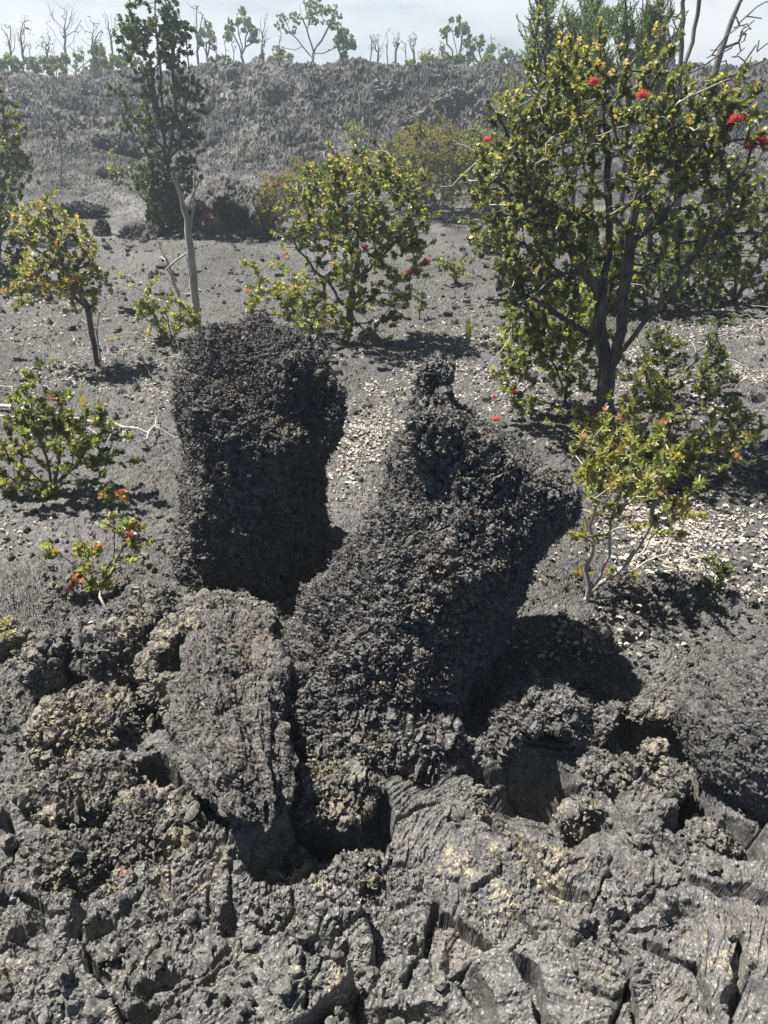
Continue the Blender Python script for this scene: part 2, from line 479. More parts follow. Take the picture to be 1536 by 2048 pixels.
def bark_mat(name, c0, c1, scale=30):
    m, t, b = new_mat(name); L = t.links.new
    tc = t.nodes.new('ShaderNodeTexCoord'); mp = t.nodes.new('ShaderNodeMapping'); mp.inputs['Scale'].default_value = (1, 1, 0.35)
    n = t.nodes.new('ShaderNodeTexNoise'); n.inputs['Scale'].default_value = scale; n.inputs['Detail'].default_value = 6; n.inputs['Roughness'].default_value = 0.7
    r = t.nodes.new('ShaderNodeValToRGB'); r.color_ramp.elements[0].position = 0.36; r.color_ramp.elements[1].position = 0.66
    r.color_ramp.elements[0].color = (*c0, 1); r.color_ramp.elements[1].color = (*c1, 1)
    L(tc.outputs['Object'], mp.inputs['Vector']); L(mp.outputs['Vector'], n.inputs['Vector']); L(n.outputs['Fac'], r.inputs['Fac']); L(r.outputs['Color'], b.inputs['Base Color'])
    b.inputs['Roughness'].default_value = 0.85
    bp = t.nodes.new('ShaderNodeBump'); bp.inputs['Distance'].default_value = 0.004; L(n.outputs['Fac'], bp.inputs['Height']); L(bp.outputs['Normal'], b.inputs['Normal'])
    return m
M_BARK = bark_mat("dark_bark", (0.022, 0.019, 0.017), (0.16, 0.145, 0.125))
M_GREYBARK = bark_mat("grey_bark", (0.14, 0.125, 0.11), (0.36, 0.335, 0.30))
M_DEAD = bark_mat("bleached_wood", (0.26, 0.24, 0.21), (0.52, 0.49, 0.44))
M_SNAG = bark_mat("dead_snag_wood", (0.09, 0.085, 0.08), (0.20, 0.19, 0.18))

def leaf_mat(name, rough=0.42, trans=0.42, tgain=(1.35, 1.3, 0.6)):
    m, t, b = new_mat(name); L = t.links.new
    a = t.nodes.new('ShaderNodeAttribute'); a.attribute_name = 'tint'
    L(a.outputs['Color'], b.inputs['Base Color'])
    b.inputs['Roughness'].default_value = rough; b.inputs['Specular IOR Level'].default_value = 0.5
    tr = t.nodes.new('ShaderNodeBsdfTranslucent')
    mu = t.nodes.new('ShaderNodeMixRGB'); mu.blend_type = 'MULTIPLY'; mu.inputs['Fac'].default_value = 1
    mu.inputs['Color2'].default_value = (*tgain, 1)
    L(a.outputs['Color'], mu.inputs['Color1']); L(mu.outputs['Color'], tr.inputs['Color'])
    mx = t.nodes.new('ShaderNodeMixShader'); mx.inputs['Fac'].default_value = trans
    L(b.outputs[0], mx.inputs[1]); L(tr.outputs[0], mx.inputs[2])
    L(mx.outputs[0], t.nodes['Material Output'].inputs['Surface'])
    return m
M_LEAF = leaf_mat("foliage", 0.36, 0.5)
M_FLOWER = leaf_mat("red_flower", 0.6, 0.3, (1, 1, 1))
M_LITTER = leaf_mat("dry_leaf", 0.7, 0.15, (1, 1, 1))
M_LICHEN = leaf_mat("lichen", 0.9, 0.1, (1, 1, 1))

# ------------------------------------------------------------------ the ground sheet
def build_ground():
    nu = 1320
    u = np.linspace(-1, 1, nu)
    u = np.concatenate([-1 - np.linspace(1, 0.02, 70) ** 1.5 * 2.2, u, 1 + np.linspace(0.02, 1, 70) ** 1.5 * 2.2])
    ys = [0.32]
    while ys[-1] < 40: ys.append(ys[-1] + (0.0019 if ys[-1] < 2.6 else 0.0027) * (ys[-1] + 0.55))
    while ys[-1] < 420: ys.append(ys[-1] + 0.03 * ys[-1])
    ys = np.array(ys); nr = len(ys); nc = len(u)
    w = 0.42 + 0.62 * ys
    X = (w[:, None] * u[None, :]).ravel(); Y = np.repeat(ys, nc)
    Z, Zd, rope, clin = ground_parts(X, Y)
    # even out the rows over steep walls of the near relief
    kn = int(np.searchsorted(ys, 2.9)); Yn, Zn = Y.reshape(nr, nc)[:kn], Z.reshape(nr, nc)[:kn]
    st = np.hypot(np.diff(Yn, axis=0), np.diff(Zn, axis=0) * 0.9) / np.diff(ys[:kn])[:, None]
    t = np.concatenate([np.zeros((1, nc)), np.cumsum(st, 0)], 0)
    # smooth the row warp sideways so neighbouring columns stay aligned
    def boxs(a, h):
        p = np.pad(a, ((0, 0), (h + 1, h)), mode='edge'); c = np.cumsum(p, 1)
        return (c[:, 2 * h + 1:] - c[:, :-2 * h - 1]) / (2 * h + 1)
    ts = boxs(boxs(t, 110), 110)
    kn2 = int(kn * 1.25)
    Y2 = np.empty((kn2, nc))
    for c in range(nc): Y2[:, c] = np.interp(np.linspace(0, ts[-1, c], kn2), ts[:, c], ys[:kn])
    X2 = (0.42 + 0.62 * Y2) * u[None, :]
    Za, Zda, ra_, ca_ = ground_parts(X2.ravel(), Y2.ravel())
    fade = (1 - sst(2.2, 2.85, Y2.ravel()))
    Za = Za + Zda * (1 - fade)
    P = np.stack([X2.ravel(), Y2.ravel(), Za], 1)
    N = grid_normals(P.reshape(kn2, nc, 3), False).reshape(-1, 3)
    N = np.where(N[:, 2:3] < 0, -N, N)
    inside = (np.abs(P[:, 0]) < 0.75 + 0.62 * P[:, 1]) & (fade > 0)
    Q = P.copy()
    a_ = (fade * (0.45 + 0.50 * ca_))[inside]
    D = clinker(P[inside], N[inside], 4242, big=0.008, mid=0.008, small=0.009, fine=0.0025, drag=0.6) - P[inside]
    a_ = a_ * np.clip(N[inside][:, 2] * 1.25, 0.22, 1)
    Q[inside] += D * a_[:, None] + N[inside] * (fade[inside] * 0.012 * (ra_[inside] - 0.5) * np.clip(N[inside][:, 2] * 1.6 - 0.6, 0, 1))[:, None]
    far = np.arange(nr * nc).reshape(nr, nc)[kn:].ravel()
    V = np.concatenate([Q, np.stack([X[far], Y[far], Z[far] + Zd[far]], 1)])
    nr = kn2 + nr - kn
    PF = V[kn2 * nc:]
    NF = grid_normals(PF.reshape(-1, nc, 3), False).reshape(-1, 3); NF = np.where(NF[:, 2:3] < 0, -NF, NF)
    mk = (PF[:, 1] > 9) & (PF[:, 1] < 34)
    wf = (sst(9, 15, PF[:, 1]) * (0.35 + 0.65 * sst(14, 19, PF[:, 1])) * (1 - 0.5 * sst(24, 30, PF[:, 1])))[mk]
    DF = clinker(PF[mk], NF[mk], 777, big=0.02, mid=0.026, small=0.017, fine=0.004, amp=4.2, sc=0.085, drag=0.8) - PF[mk]
    V[kn2 * nc:][mk] += DF * wf[:, None]
    X, Y = V[:, 0].copy(), V[:, 1].copy()
    cr = np.zeros(len(X))
    # pale sulphur-coloured crust patches with a shape of their own
    for px, py, r in ((1080, 1690, 0.10), (1100, 1740, 0.075), (920, 1710, 0.06), (1000, 1700, 0.05), (650, 1790, 0.03), (330, 1770, 0.04), (1450, 1910, 0.05), (680, 2000, 0.05), (1010, 1780, 0.05), (410, 1780, 0.03)):
        g = gpz(px, py)
        d = np.hypot(X - g[0], Y - g[1]) / r + 0.9 * pn2(X * 28, Y * 28, 75)
        cr = np.maximum(cr, 0.65 * sst(1.0, 0.3, d))
    cr = np.maximum(cr, 0.35 * sst(0.15, 0.5, pn2(X * 6, Y * 6, 76) * pn2(X * 1.5, Y * 1.5, 77) * 3) * (1 - sst(1.6, 2.4, Y)))
    cr = np.maximum(cr, 0.30 * sst(0.0, 0.5, pn2(X * 1.1, Y * 1.1, 78)) * sst(15, 18, Y) * (1 - sst(24, 27, Y)))
    tone = 1.0 + 0.35 * fbm2(X * 0.9, Y * 0.9, 91, 3) + 0.4 * sst(9, 12, Y) * fbm2(X * 6, Y * 6, 94, 2) + sst(9, 13, Y) * (0.9 * pn2(X * 0.4, Y * 0.3, 92) + 1.0 * fbm2(X * 1.6, Y * 1.1, 93, 4, 0.7))
    tone = np.clip(tone, 0.45, 1.6 + 0.9 * sst(10, 14, Y)) * (1 - 0.20 * sst(10, 14, Y)) * (1.02 + 0.45 * (1 - sst(1.7, 2.5, Y)))
    me = mesh_np("ground", V, [grid_faces(nr, nc)], M_GROUND, attrs={"crust": cr, "tone": tone}, smooth=False)
    o = link("ground", me)
    tag(o, "dark grey lava ground rising to a rocky ridge", "ground", kind="structure")

# ------------------------------------------------------------------ rough lava shapes
def clinker(P, N, seed, big=0.03, mid=0.02, small=0.014, fine=0.004, amp=1.0, sc=1.0, drag=0.45):
    """spiky a'a relief: P,N (n,3) -> displaced P"""
    q = P * sc
    warp = np.stack([pn3(q * 14, seed + 1), pn3(q * 14 + 31, seed + 2), pn3(q * 14 + 63, seed + 3)], 1) * 0.022 / sc
    warp += np.stack([pn3(q * 55, seed + 31), pn3(q * 55 + 31, seed + 32), pn3(q * 55 + 63, seed + 33)], 1) * 0.006 / sc
    qw = q + warp
    d = big * fbm3(q * 5.0, seed + 4, 3, 0.5)
    F1, F2, ra = wor3(qw * 19, seed + 5)
    d = d + mid * 0.6 * np.clip(1.1 - F1 * 1.35, 0, 1) * (0.1 + 1.3 * ra ** 1.5) - mid * 0.5 * sst(0.12, 0.0, F2 - F1)
    patch = 0.35 + 0.9 * sst(-0.25, 0.3, pn3(q * 9, seed + 12))
    G1, G2, ga = wor3(qw * 58 + 7, seed + 6)
    d = d + small * patch * np.clip(1.15 - G1 * 1.5, 0, 1) * (0.1 + 1.3 * ga ** 1.5)
    K1, K2, ka = wor3(qw * 135 + 3, seed + 16)
    d = d + small * 0.65 * patch * np.clip(1.15 - K1 * 1.5, 0, 1) * (0.1 + 1.2 * ka)
    d = d + small * 0.55 * (ridge(pn3(qw * 46, seed + 7)) ** 3 - 0.3) + small * 0.35 * ridge(pn3(qw * 100, seed + 17)) ** 2
    d = d + fine * pn3(q * 190, seed + 8)
    lat = np.stack([pn3(q * 45, seed + 9), pn3(q * 45 + 50, seed + 10), pn3(q * 45 + 90, seed + 11)], 1) * mid * drag
    lat += np.stack([pn3(q * 120, seed + 19), pn3(q * 120 + 50, seed + 20), pn3(q * 120 + 90, seed + 21)], 1) * fine * 1.3
    return P + (N * d[:, None] + lat) * amp

build_ground()

ICO = {}
def ico(sub):
    if sub not in ICO:
        import bmesh
        bm = bmesh.new(); bmesh.ops.create_icosphere(bm, subdivisions=sub, radius=1.0)
        v = np.array([q.co[:] for q in bm.verts]); f = np.array([[q.index for q in p.verts] for p in bm.faces]); bm.free()
        ICO[sub] = (v, f)
    return ICO[sub]

def crumbs(P, N, n, seed, r0=0.0016, r1=0.0045, sel=None):
    """small spiky clinkers welded on to the crust, in clumps"""
    n = int(n * 3)
    r = np.random.default_rng(seed)
    m = max(1, n // 5)
    src = r.integers(0, len(P), m) if sel is None else r.choice(sel, m)
    idx = src[r.integers(0, m, n)]
    v, f = ico(1)
    s = r.uniform(r0, r1, n) * r.uniform(0.6, 1.3, n)
    off = r.normal(0, 0.006, (n, 3)); off -= N[idx] * (off * N[idx]).sum(1, keepdims=True)
    hgt = r.uniform(-0.2, 2.2, n) * s
    jit = r.uniform(0.3, 1.6, (n, len(v), 1))
    ax = r.uniform(0.6, 1.4, (n, 1, 3))
    V = v[None] * jit * s[:, None, None] * ax + (P[idx] + off + N[idx] * hgt[:, None])[:, None, :]
    F = f[None] + (np.arange(n) * len(v))[:, None, None]
    return V.reshape(-1, 3), F.reshape(-1, 3)

def vnormals(V, F):
    n = np.zeros_like(V)
    a, b, c = V[F[:, 0]], V[F[:, 1]], V[F[:, 2]]
    fn = np.cross(b - a, c - a)
    for k in range(3): np.add.at(n, F[:, k], fn)
    return n / (np.linalg.norm(n, axis=1, keepdims=True) + 1e-12)

def rock(name, label, cat, center, radii, seed, sub=6, rz=0.0, tilt=0.0, tiltx=0.0, lump=0.35, rough=1.0, mat=None, group=None, n_crumb=0, crustpts=(), crustfn=None, shape=None, flat=0.0, box=0.0):
    v, f = ico(sub)
    v = v.copy()
    if box:
        m = np.abs(v).max(1, keepdims=True); v = v * (1 - box) + box * (v / m) * 0.85
    d = 1 + lump * fbm3(v * 1.3 + seed * 3.1, seed, 3)
    p = v * d[:, None]
    if flat: p[:, 2] = np.where(p[:, 2] > flat, flat + (p[:, 2] - flat) * 0.25, p[:, 2])
    p = p * np.asarray(radii)[None]
    if shape is not None: p = shape(p, v)
    c, s = math.cos(tilt), math.sin(tilt)
    p = np.stack([p[:, 0] * c + p[:, 2] * s, p[:, 1], -p[:, 0] * s + p[:, 2] * c], 1)
    c, s = math.cos(tiltx), math.sin(tiltx)
    p = np.stack([p[:, 0], p[:, 1] * c - p[:, 2] * s, p[:, 1] * s + p[:, 2] * c], 1)
    c, s = math.cos(rz), math.sin(rz)
    p = np.stack([p[:, 0] * c - p[:, 1] * s, p[:, 0] * s + p[:, 1] * c, p[:, 2]], 1)
    n = vnormals(p, f)
    q = clinker(p + np.asarray(center), n, seed * 13 + 200, amp=rough) - np.asarray(center)
    F = [f]; V = q
    if n_crumb:
        n2 = vnormals(q, f)
        cv, cf = crumbs(q, n2, n_crumb, seed)
        F = [np.concatenate([f, cf + len(V)])]; V = np.concatenate([V, cv])
    cr = np.zeros(len(V))
    if mat is None: cr = 0.75 * sst(0.0, 0.45, fbm3((V + np.asarray(center)) * 8, 191, 2))
    if crustfn is not None: cr[:len(v)] = np.maximum(cr[:len(v)], crustfn(v))
    for cx, cy, cz_, r in crustpts:
        dd = np.linalg.norm(V - np.array([cx, cy, cz_]), axis=1) / r + 0.5 * pn3(V * 30, seed)
        cr = np.maximum(cr, sst(1.0, 0.5, dd))
    me = mesh_np(name, V, F, mat or M_ROCK, attrs={"crust": cr}, smooth=False)
    o = link(name, me, loc=tuple(center))
    tag(o, label, cat, group)
    return o

def lava_tree(name, label, A, B, prof, seed, top=0.5, nth=1000, ns=800, bend=None, twist=0.15, capdome=0.05, n_crumb=11000, rust=(), lobes=0.06, capfn=None, sh=0.10, rd=0.11):
    """upright shell of lava: axis A->B, prof(t) radius up the axis"""
    A, B = np.asarray(A, float), np.asarray(B, float)
    ax = B - A; H = np.linalg.norm(ax); ax /= H
    e1 = np.cross([0, 1, 0], ax); e1 /= np.linalg.norm(e1); e2 = np.cross(ax, e1)
    th = np.linspace(0, 2 * math.pi, nth, endpoint=False)
    s_side = np.linspace(0, 1, int(ns * 0.76)); ncap = ns - len(s_side)
    rows = []
    for s in s_side: rows.append((s, 1.0))
    for k in range(1, ncap + 1): rows.append((1.0, max(0.003, 1 - k / ncap)))
    T = np.array([r_[0] for r_ in rows]); S = np.array([r_[1] for r_ in rows])
    rad = np.array([prof(t) for t in T])
    TH, TT = np.meshgrid(th, T)
    SS = np.repeat(S[:, None], nth, 1)
    lob = 1 + lobes * pn3(np.stack([np.cos(TH) * 1.5, np.sin(TH) * 1.5, TT * 1.7], -1).reshape(-1, 3) + seed, seed).reshape(TH.shape) * 1.8
    RR = rad[:, None] * lob
    # rounded shoulder between side and cap
    shoulder = np.where(SS >= 0.999, -0.0, 0)
    r_eff = RR * np.where(SS >= 0.999, 1 - rd * np.clip((TT - (1 - sh)) / sh, 0, 1) ** 2, SS * (1 - rd))
    zt = TT * H + np.where(SS >= 0.999, 0, capdome * (1 - SS ** 2) ** 0.8)
    P = A[None, None] + ax * zt[..., None] + (e1 * np.cos(TH)[..., None] + e2 * np.sin(TH)[..., None]) * r_eff[..., None]
    if bend is not None: P = P + bend(TT)[..., None] * e1
    if capfn is not None: P = capfn(P, TH, TT, SS)
    nr = len(T)
    N = grid_normals(P, True)
    Pf = clinker(P.reshape(-1, 3), N.reshape(-1, 3), seed * 17 + 500, big=0.045, mid=0.021, small=0.012, fine=0.004, drag=0.55)
    N2 = grid_normals(Pf.reshape(nr, nth, 3), True).reshape(-1, 3)
    V = Pf; quads = grid_faces(nr, nth, True)
    cv, cf = crumbs(Pf, N2, n_crumb, seed, 0.0011, 0.0036, sel=np.arange(nth * int(nr * 0.95)))
    rs = np.random.default_rng(seed + 70); m = 1500
    src = rs.integers(0, nth * int(nr * 0.8), m); per = 16
    vv, ff = ico(1); n_ = m * per; idx = np.repeat(src, per)
    sz = np.repeat(rs.uniform(0.35, 1.0, m) ** 1.5, per)
    off = rs.normal(0, 0.0055, (n_, 3)) * sz[:, None] + N2[idx] * (rs.uniform(0.0, 0.020, (n_, 1)) * sz[:, None])
    sk = rs.uniform(0.0014, 0.0038, n_) * (0.5 + 0.5 * sz)
    sv = vv[None] * rs.uniform(0.3, 1.6, (n_, len(vv), 1)) * sk[:, None, None] + (Pf[idx] + off)[:, None]
    sf = ff[None] + (np.arange(n_) * len(vv))[:, None, None]
    pale = np.repeat(np.where(rs.random(m) < 0.45, rs.uniform(0.3, 0.9, m), 0), per * len(vv))
    cf = np.concatenate([cf, sf.reshape(-1, 3) + len(cv)]); nc0 = len(cv); cv = np.concatenate([cv, sv.reshape(-1, 3)])
    cr = np.zeros(len(V) + len(cv)); cr[len(V) + nc0:] = pale
    allV = np.concatenate([V, cv])
    for c, r in rust:
        dd = np.linalg.norm(allV - np.asarray(c), axis=1) / r + 0.8 * pn3(allV * 22, seed + 3)
        cr = np.maximum(cr, 0.8 * sst(1.0, 0.3, dd))
    base = A.copy()
    me = mesh_np(name, allV - base, [quads, cf + len(V)], M_PILLAR, attrs={"crust": cr}, smooth=False)
    o = link(name, me, loc=tuple(base))
    tag(o, label, "lava tree mould")
    return o

# upright mould on the left
pL = np.array([-0.515, 2.47, -0.12])
def profL(t):
    return 0.300 - 0.055 * min(1, t / 0.65) + 0.038 * max(0, t - 0.6) / 0.4
def capL(P, TH, TT, SS):
    # front of the top slopes down towards the camera and right rim has a ragged notch
    k = np.where(SS < 0.999, 1.0, np.clip((TT - 0.62) / 0.38, 0, 1) ** 1.3)
    P = P.copy()
    P[..., 2] -= k * (0.62 * np.clip(-(P[..., 1] - 2.58), 0, 1) ** 1.25)
    rgt = np.clip((P[..., 0] + 0.47) / 0.24, 0, 1)
    P[..., 0] += rgt * (0.05 * np.exp(-((TT - 0.80) / 0.13) ** 2) * np.where(SS < 0.999, 0.6, 1) - 0.03 * (1 - TT))
    d = np.hypot(P[..., 0] + 0.24, P[..., 1] - 2.38)
    P[..., 2] -= k * 0.09 * sst(0.12, 0.03, d)
    d = np.hypot(P[..., 0] + 0.44, P[..., 1] - 2.68)
    P[..., 2] += k * 0.05 * sst(0.12, 0.02, d)
    return P
lava_tree("lava_tree_mould", "squat upright black lava pillar with a flat ragged top, left of the leaning one",
          pL, pL + np.array([0.055, 0.06, 0.95]), profL, 3, capfn=capL, sh=0.22, rd=0.20, capdome=0.07,
          rust=[((-0.33, 2.22, 0.72), 0.12), ((-0.5, 2.2, 0.5), 0.05), ((-0.55, 2.2, 0.35), 0.05)])

# leaning mould on the right
aR = np.array([-0.13, 1.70, -0.12]); bR = np.array([0.352, 2.0, 0.68])
def profR(t):
    return 0.305 - 0.068 * min(1, t * 1.4) + 0.12 * max(0, 0.25 - t)
def capR(P, TH, TT, SS):
    # the broken top runs up to a peak on the left and falls away to the right
    k = np.where(SS < 0.999, 1.0, np.clip((TT - 0.6) / 0.4, 0, 1))
    P = P.copy()
    P[..., 2] += k * 0.05 * np.clip((0.46 - P[..., 0]) / 0.42, 0, 1.1)
    return P
lava_tree("lava_tree_mould", "black lava pillar leaning to the right with a broken peaked top",
          aR, bR, profR, 8, capfn=capR, sh=0.05, rd=0.05, capdome=0.02, nth=1050, ns=850, n_crumb=16000, lobes=0.05,
          rust=[((0.22, 1.70, 0.52), 0.06), ((0.16, 1.66, 0.50), 0.05), ((0.25, 1.70, 0.40), 0.06), ((0.20, 1.62, 0.36), 0.07), ((0.10, 1.60, 0.42), 0.05), ((0.08, 1.55, 0.2), 0.07), ((0.22, 1.66, 0.45), 0.06), ((0.12, 1.5, 0.10), 0.06), ((0.0, 1.45, 0.08), 0.05)])

def rk(px, py, Y, z_off, radii, **kw):
    """rock seen at px,py with its middle at depth Y"""
    c = at(px, py, Y)
    return c
def R_(label, px, py, Y, radii, seed, name="lava_rock", cat="lava rock", **kw):
    return rock(name, label, cat, at(px, py, Y), radii, seed, **kw)

# spur broken off the top of the leaning mould
R_("small upright spike of lava on the peak of the leaning pillar", 866, 752, 2.06, (0.034, 0.032, 0.060), 5, name="lava_spike", sub=6, rough=0.8, n_crumb=300, mat=M_PILLAR, tilt=0.35)
R_("rough neck of clinker joining the spike to the leaning pillar", 872, 815, 2.04, (0.055, 0.05, 0.05), 7, name="lava_neck", sub=6, rough=1.0, n_crumb=500, mat=M_PILLAR)
R_("broken ledge of clinker stuck high on the leaning pillar", 875, 880, 1.84, (0.075, 0.05, 0.07), 6, sub=6, rough=0.9, n_crumb=500, mat=M_PILLAR, tilt=0.5)
# log-like lobe in front of the leaning mould with a hollow, pale-rimmed end
def sweep_rock(name, label, cat, spine, seed, nth=420, ns=420, streak=0.007, amp=0.6, n_crumb=1500, mat=None, crustpts=()):
    """spine: (px, py, Y, half width, half height): a tapering tongue of lava grained along its length"""
    C = np.array([at(a, b, c) for a, b, c, _, _ in spine]); Wd = np.array([q[3] for q in spine]); Ht = np.array([q[4] for q in spine])
    t0 = np.linspace(0, 1, len(C)); t = np.linspace(0, 1, ns)
    # smooth the control polygon
    def sm(a):
        y = np.interp(t, t0, a); k = np.ones(41) / 41
        return np.convolve(np.pad(y, 20, mode='edge'), k, 'valid')
    c = np.stack([sm(C[:, k]) for k in range(3)], 1); w = sm(Wd); h = sm(Ht)
    e = np.clip(np.minimum(t, 1 - t) / 0.12, 0, 1); e = np.sqrt(1 - (1 - e) ** 2); e = np.maximum(e, 0.01)
    T = np.gradient(c, axis=0); T /= np.linalg.norm(T, axis=1, keepdims=True)
    sd = np.cross(T, [0, 0, 1.0]); sd /= np.linalg.norm(sd, axis=1, keepdims=True); up = np.cross(sd, T)
    th = np.linspace(0, 2 * math.pi, nth, endpoint=False)
    P = c[:, None] + sd[:, None] * (np.cos(th)[None, :] * (w * e)[:, None])[..., None] + up[:, None] * (np.sin(th)[None, :] * (h * e)[:, None])[..., None]
    L = np.cumsum(np.r_[0, np.linalg.norm(np.diff(c, axis=0), axis=1)])
    TH, LL = np.meshgrid(th, L)
    uu = np.stack([np.cos(TH), np.sin(TH), LL * 1.0], -1).reshape(-1, 3)
    bump = 0.05 * fbm3(uu * np.array([1.2, 1.2, 4]) + seed, seed, 3) + 0.035 * fbm3(uu * np.array([2.2, 2.2, 11]) + seed, seed + 9, 3)
    N = -grid_normals(P, True).reshape(-1, 3)
    if (N.reshape(ns, nth, 3)[ns // 2] * (P[ns // 2] - c[ns // 2])).sum() < 0: N = -N
    st = ridge(pn3(uu * np.array([9, 9, 3.0]) + 0.35 * pn3(uu * 5, seed + 1)[:, None], seed + 2)) + 0.6 * ridge(pn3(uu * np.array([24, 24, 8]), seed + 3)) ** 2 + 0.35 * pn3(uu * np.array([60, 60, 40]), seed + 4)
    P = P.reshape(-1, 3) + N * (bump + streak * st)[:, None]
    N = grid_normals(P.reshape(ns, nth, 3), True).reshape(-1, 3)
    if (N.reshape(ns, nth, 3)[ns // 2] * (P.reshape(ns, nth, 3)[ns // 2] - c[ns // 2])).sum() < 0: N = -N
    P = clinker(P, N, seed * 19 + 900, amp=amp)
    cv, cf = crumbs(P, N, n_crumb, seed)
    V = np.concatenate([P, cv]); g = c[ns // 2]; V = V - g
    cr = np.zeros(len(V))
    for cx, cy, cz_, r in crustpts: cr = np.maximum(cr, sst(1, 0.4, np.linalg.norm(V - np.array([cx, cy, cz_]), axis=1) / r + 0.6 * pn3(V * 30, seed)))
    o = link(name, mesh_np(name, V, [grid_faces(ns, nth, True), cf + len(P)], mat or M_ROCK, attrs={"crust": cr}, smooth=False), loc=tuple(g))
    tag(o, label, cat)
sweep_rock("lava_lobe", "streaked tongue of lava running down from the leaning pillar to a blunt tip", "lava lobe",
           [(500, 1250, 1.86, .12, .10), (462, 1350, 1.62, .135, .11), (455, 1440, 1.44, .13, .105), (482, 1530, 1.285, .105, .09), (522, 1635, 1.17, .05, .055)], 11, amp=0.35, n_crumb=300, mat=M_LOBE)
def crater(p, v):
    p = p.copy()
    d = np.hypot(v[:, 0] / 0.95, v[:, 1] / 0.95)
    p[:, 2] -= np.where(v[:, 2] > 0, 0.11 * sst(0.62, 0.30, d + 0.15 * pn3(v * 3, 5)), 0)
    p[:, 2] += np.where(v[:, 2] > 0, 0.016 * np.exp(-((d - 0.72) / 0.12) ** 2), 0)
    return p
R_("hollow lava stump with a pale yellow crusted rim at the foot of the pillars", 400, 1335, 1.72, (0.16, 0.15, 0.12), 12, name="hollow_lava_stump", cat="lava stump", sub=7, tilt=-0.15, tiltx=0.5, rough=0.75, lump=0.28, shape=crater, n_crumb=500,
   crustfn=lambda v: np.where(v[:, 2] > 0, np.exp(-((np.hypot(v[:, 0], v[:, 1]) - 0.74) / 0.16) ** 2), 0) * sst(-0.25, 0.15, pn3(v * 3.0, 17) + 0.25 * (v[:, 0] < 0.1) - 0.1))
# streaked crust between the two pillars
R_("streaked grey lava hump between the two pillars and the hollow stump", 440, 1240, 1.97, (0.15, 0.11, 0.06), 13, name="lava_hump", cat="lava hump", sub=6, rough=0.9, lump=0.45, n_crumb=300)
R_("reddish streaked lava slab against the foot of the left pillar", 285, 1225, 2.05, (0.12, 0.085, 0.05), 14, sub=6, rough=1.0, lump=0.5, rz=0.3)
# fallen mould lying in the shadow of the leaning one
def tube_end(p, v):
    p = p.copy()
    d = np.hypot(v[:, 0], v[:, 2])
    p[:, 1] += np.where(v[:, 1] < 0, 0.16 * sst(0.75, 0.35, d), 0)
    return p
R_("round black lava stump lying in the shadow right of the leaning pillar", 1075, 1470, 1.56, (0.16, 0.13, 0.15), 15, name="fallen_lava_stump", cat="lava stump", sub=7, rough=0.9, lump=0.22, shape=tube_end, mat=M_PILLAR, n_crumb=900)
R_("black lava prong rising at the right end of the shaded stump", 1195, 1460, 1.55, (0.028, 0.05, 0.10), 16, name="lava_prong", cat="lava prong", sub=5, rough=0.5, tilt=0.35, mat=M_PILLAR, n_crumb=80)
# big boulder on the right edge
R_("large rounded grey lava boulder cut off by the right edge", 1615, 1462, 1.47, (0.33, 0.26, 0.32), 17, name="lava_boulder", cat="lava boulder", sub=7, rough=0.4, lump=0.08, n_crumb=1500, mat=M_BOULDER)
R_("small knob of lava standing at the lip of the dark hollow", 1310, 1510, 1.47, (0.035, 0.035, 0.05), 18, sub=5, rough=0.6, n_crumb=60)
R_("jagged lava lump between the dark hollow and the boulder", 1340, 1560, 1.40, (0.03, 0.05, 0.05), 19, sub=5, rough=0.7, n_crumb=80)
# clinker mound on the left
R_("tall rough clinker rock at the far left of the mound", 110, 1330, 1.78, (0.075, 0.09, 0.10), 21, sub=6, rough=1.1, n_crumb=350)
R_("rough clinker rock with a dark side below the left pillar", 235, 1310, 1.80, (0.10, 0.09, 0.09), 22, sub=6, rough=1.1, n_crumb=350)
R_("knobbly tan clinker rock in the middle of the left mound", 190, 1470, 1.55, (0.15, 0.12, 0.11), 23, sub=7, rough=1.2, n_crumb=800, crustpts=[(-0.05, -0.05, 0.10, 0.10), (0.05, 0.02, 0.1, 0.06)])
R_("overhanging clinker rock at the lower left of the mound", 170, 1590, 1.36, (0.13, 0.09, 0.10), 24, sub=7, rough=1.1, n_crumb=600, flat=0.5)
R_("flat topped grey clinker rock at the foot of the smooth lobe", 300, 1660, 1.25, (0.13, 0.085, 0.07), 25, sub=7, rough=1.1, n_crumb=600)
R_("squarish clinker rock left of the flat topped one", 130, 1730, 1.18, (0.09, 0.07, 0.06), 26, sub=6, rough=1.0, n_crumb=300, box=0.5)
R_("bright knobbly clinker rock jutting out under the leaning pillar", 650, 1580, 1.34, (0.11, 0.08, 0.055), 27, sub=7, rough=1.1, n_crumb=600)
R_("pointed grey lava rock in front of the left mound", 255, 1785, 1.10, (0.055, 0.045, 0.04), 28, sub=6, rough=0.9, n_crumb=150, box=0.6)
R_("round clinker rock with a dark underside near the left corner", 130, 1880, 1.02, (0.065, 0.05, 0.045), 29, sub=6, rough=0.9, n_crumb=200)
R_("yellow stained lump of lava by the curved shards", 330, 1815, 1.08, (0.06, 0.045, 0.04), 30, sub=6, rough=0.8, n_crumb=150, crustpts=[(0.0, -0.02, 0.04, 0.05)])
R_("smooth brown lava cobble among the clinker on the left", 262, 1755, 1.135, (0.030, 0.025, 0.022), 31, sub=5, rough=0.35, mat=M_REDROCK)
R_("lava rock with a tan face on the rim of the dark pit", 930, 1620, 1.33, (0.06, 0.05, 0.05), 32, sub=6, rough=0.7, box=0.5, n_crumb=120, crustpts=[(0.03, -0.04, 0.02, 0.04)])
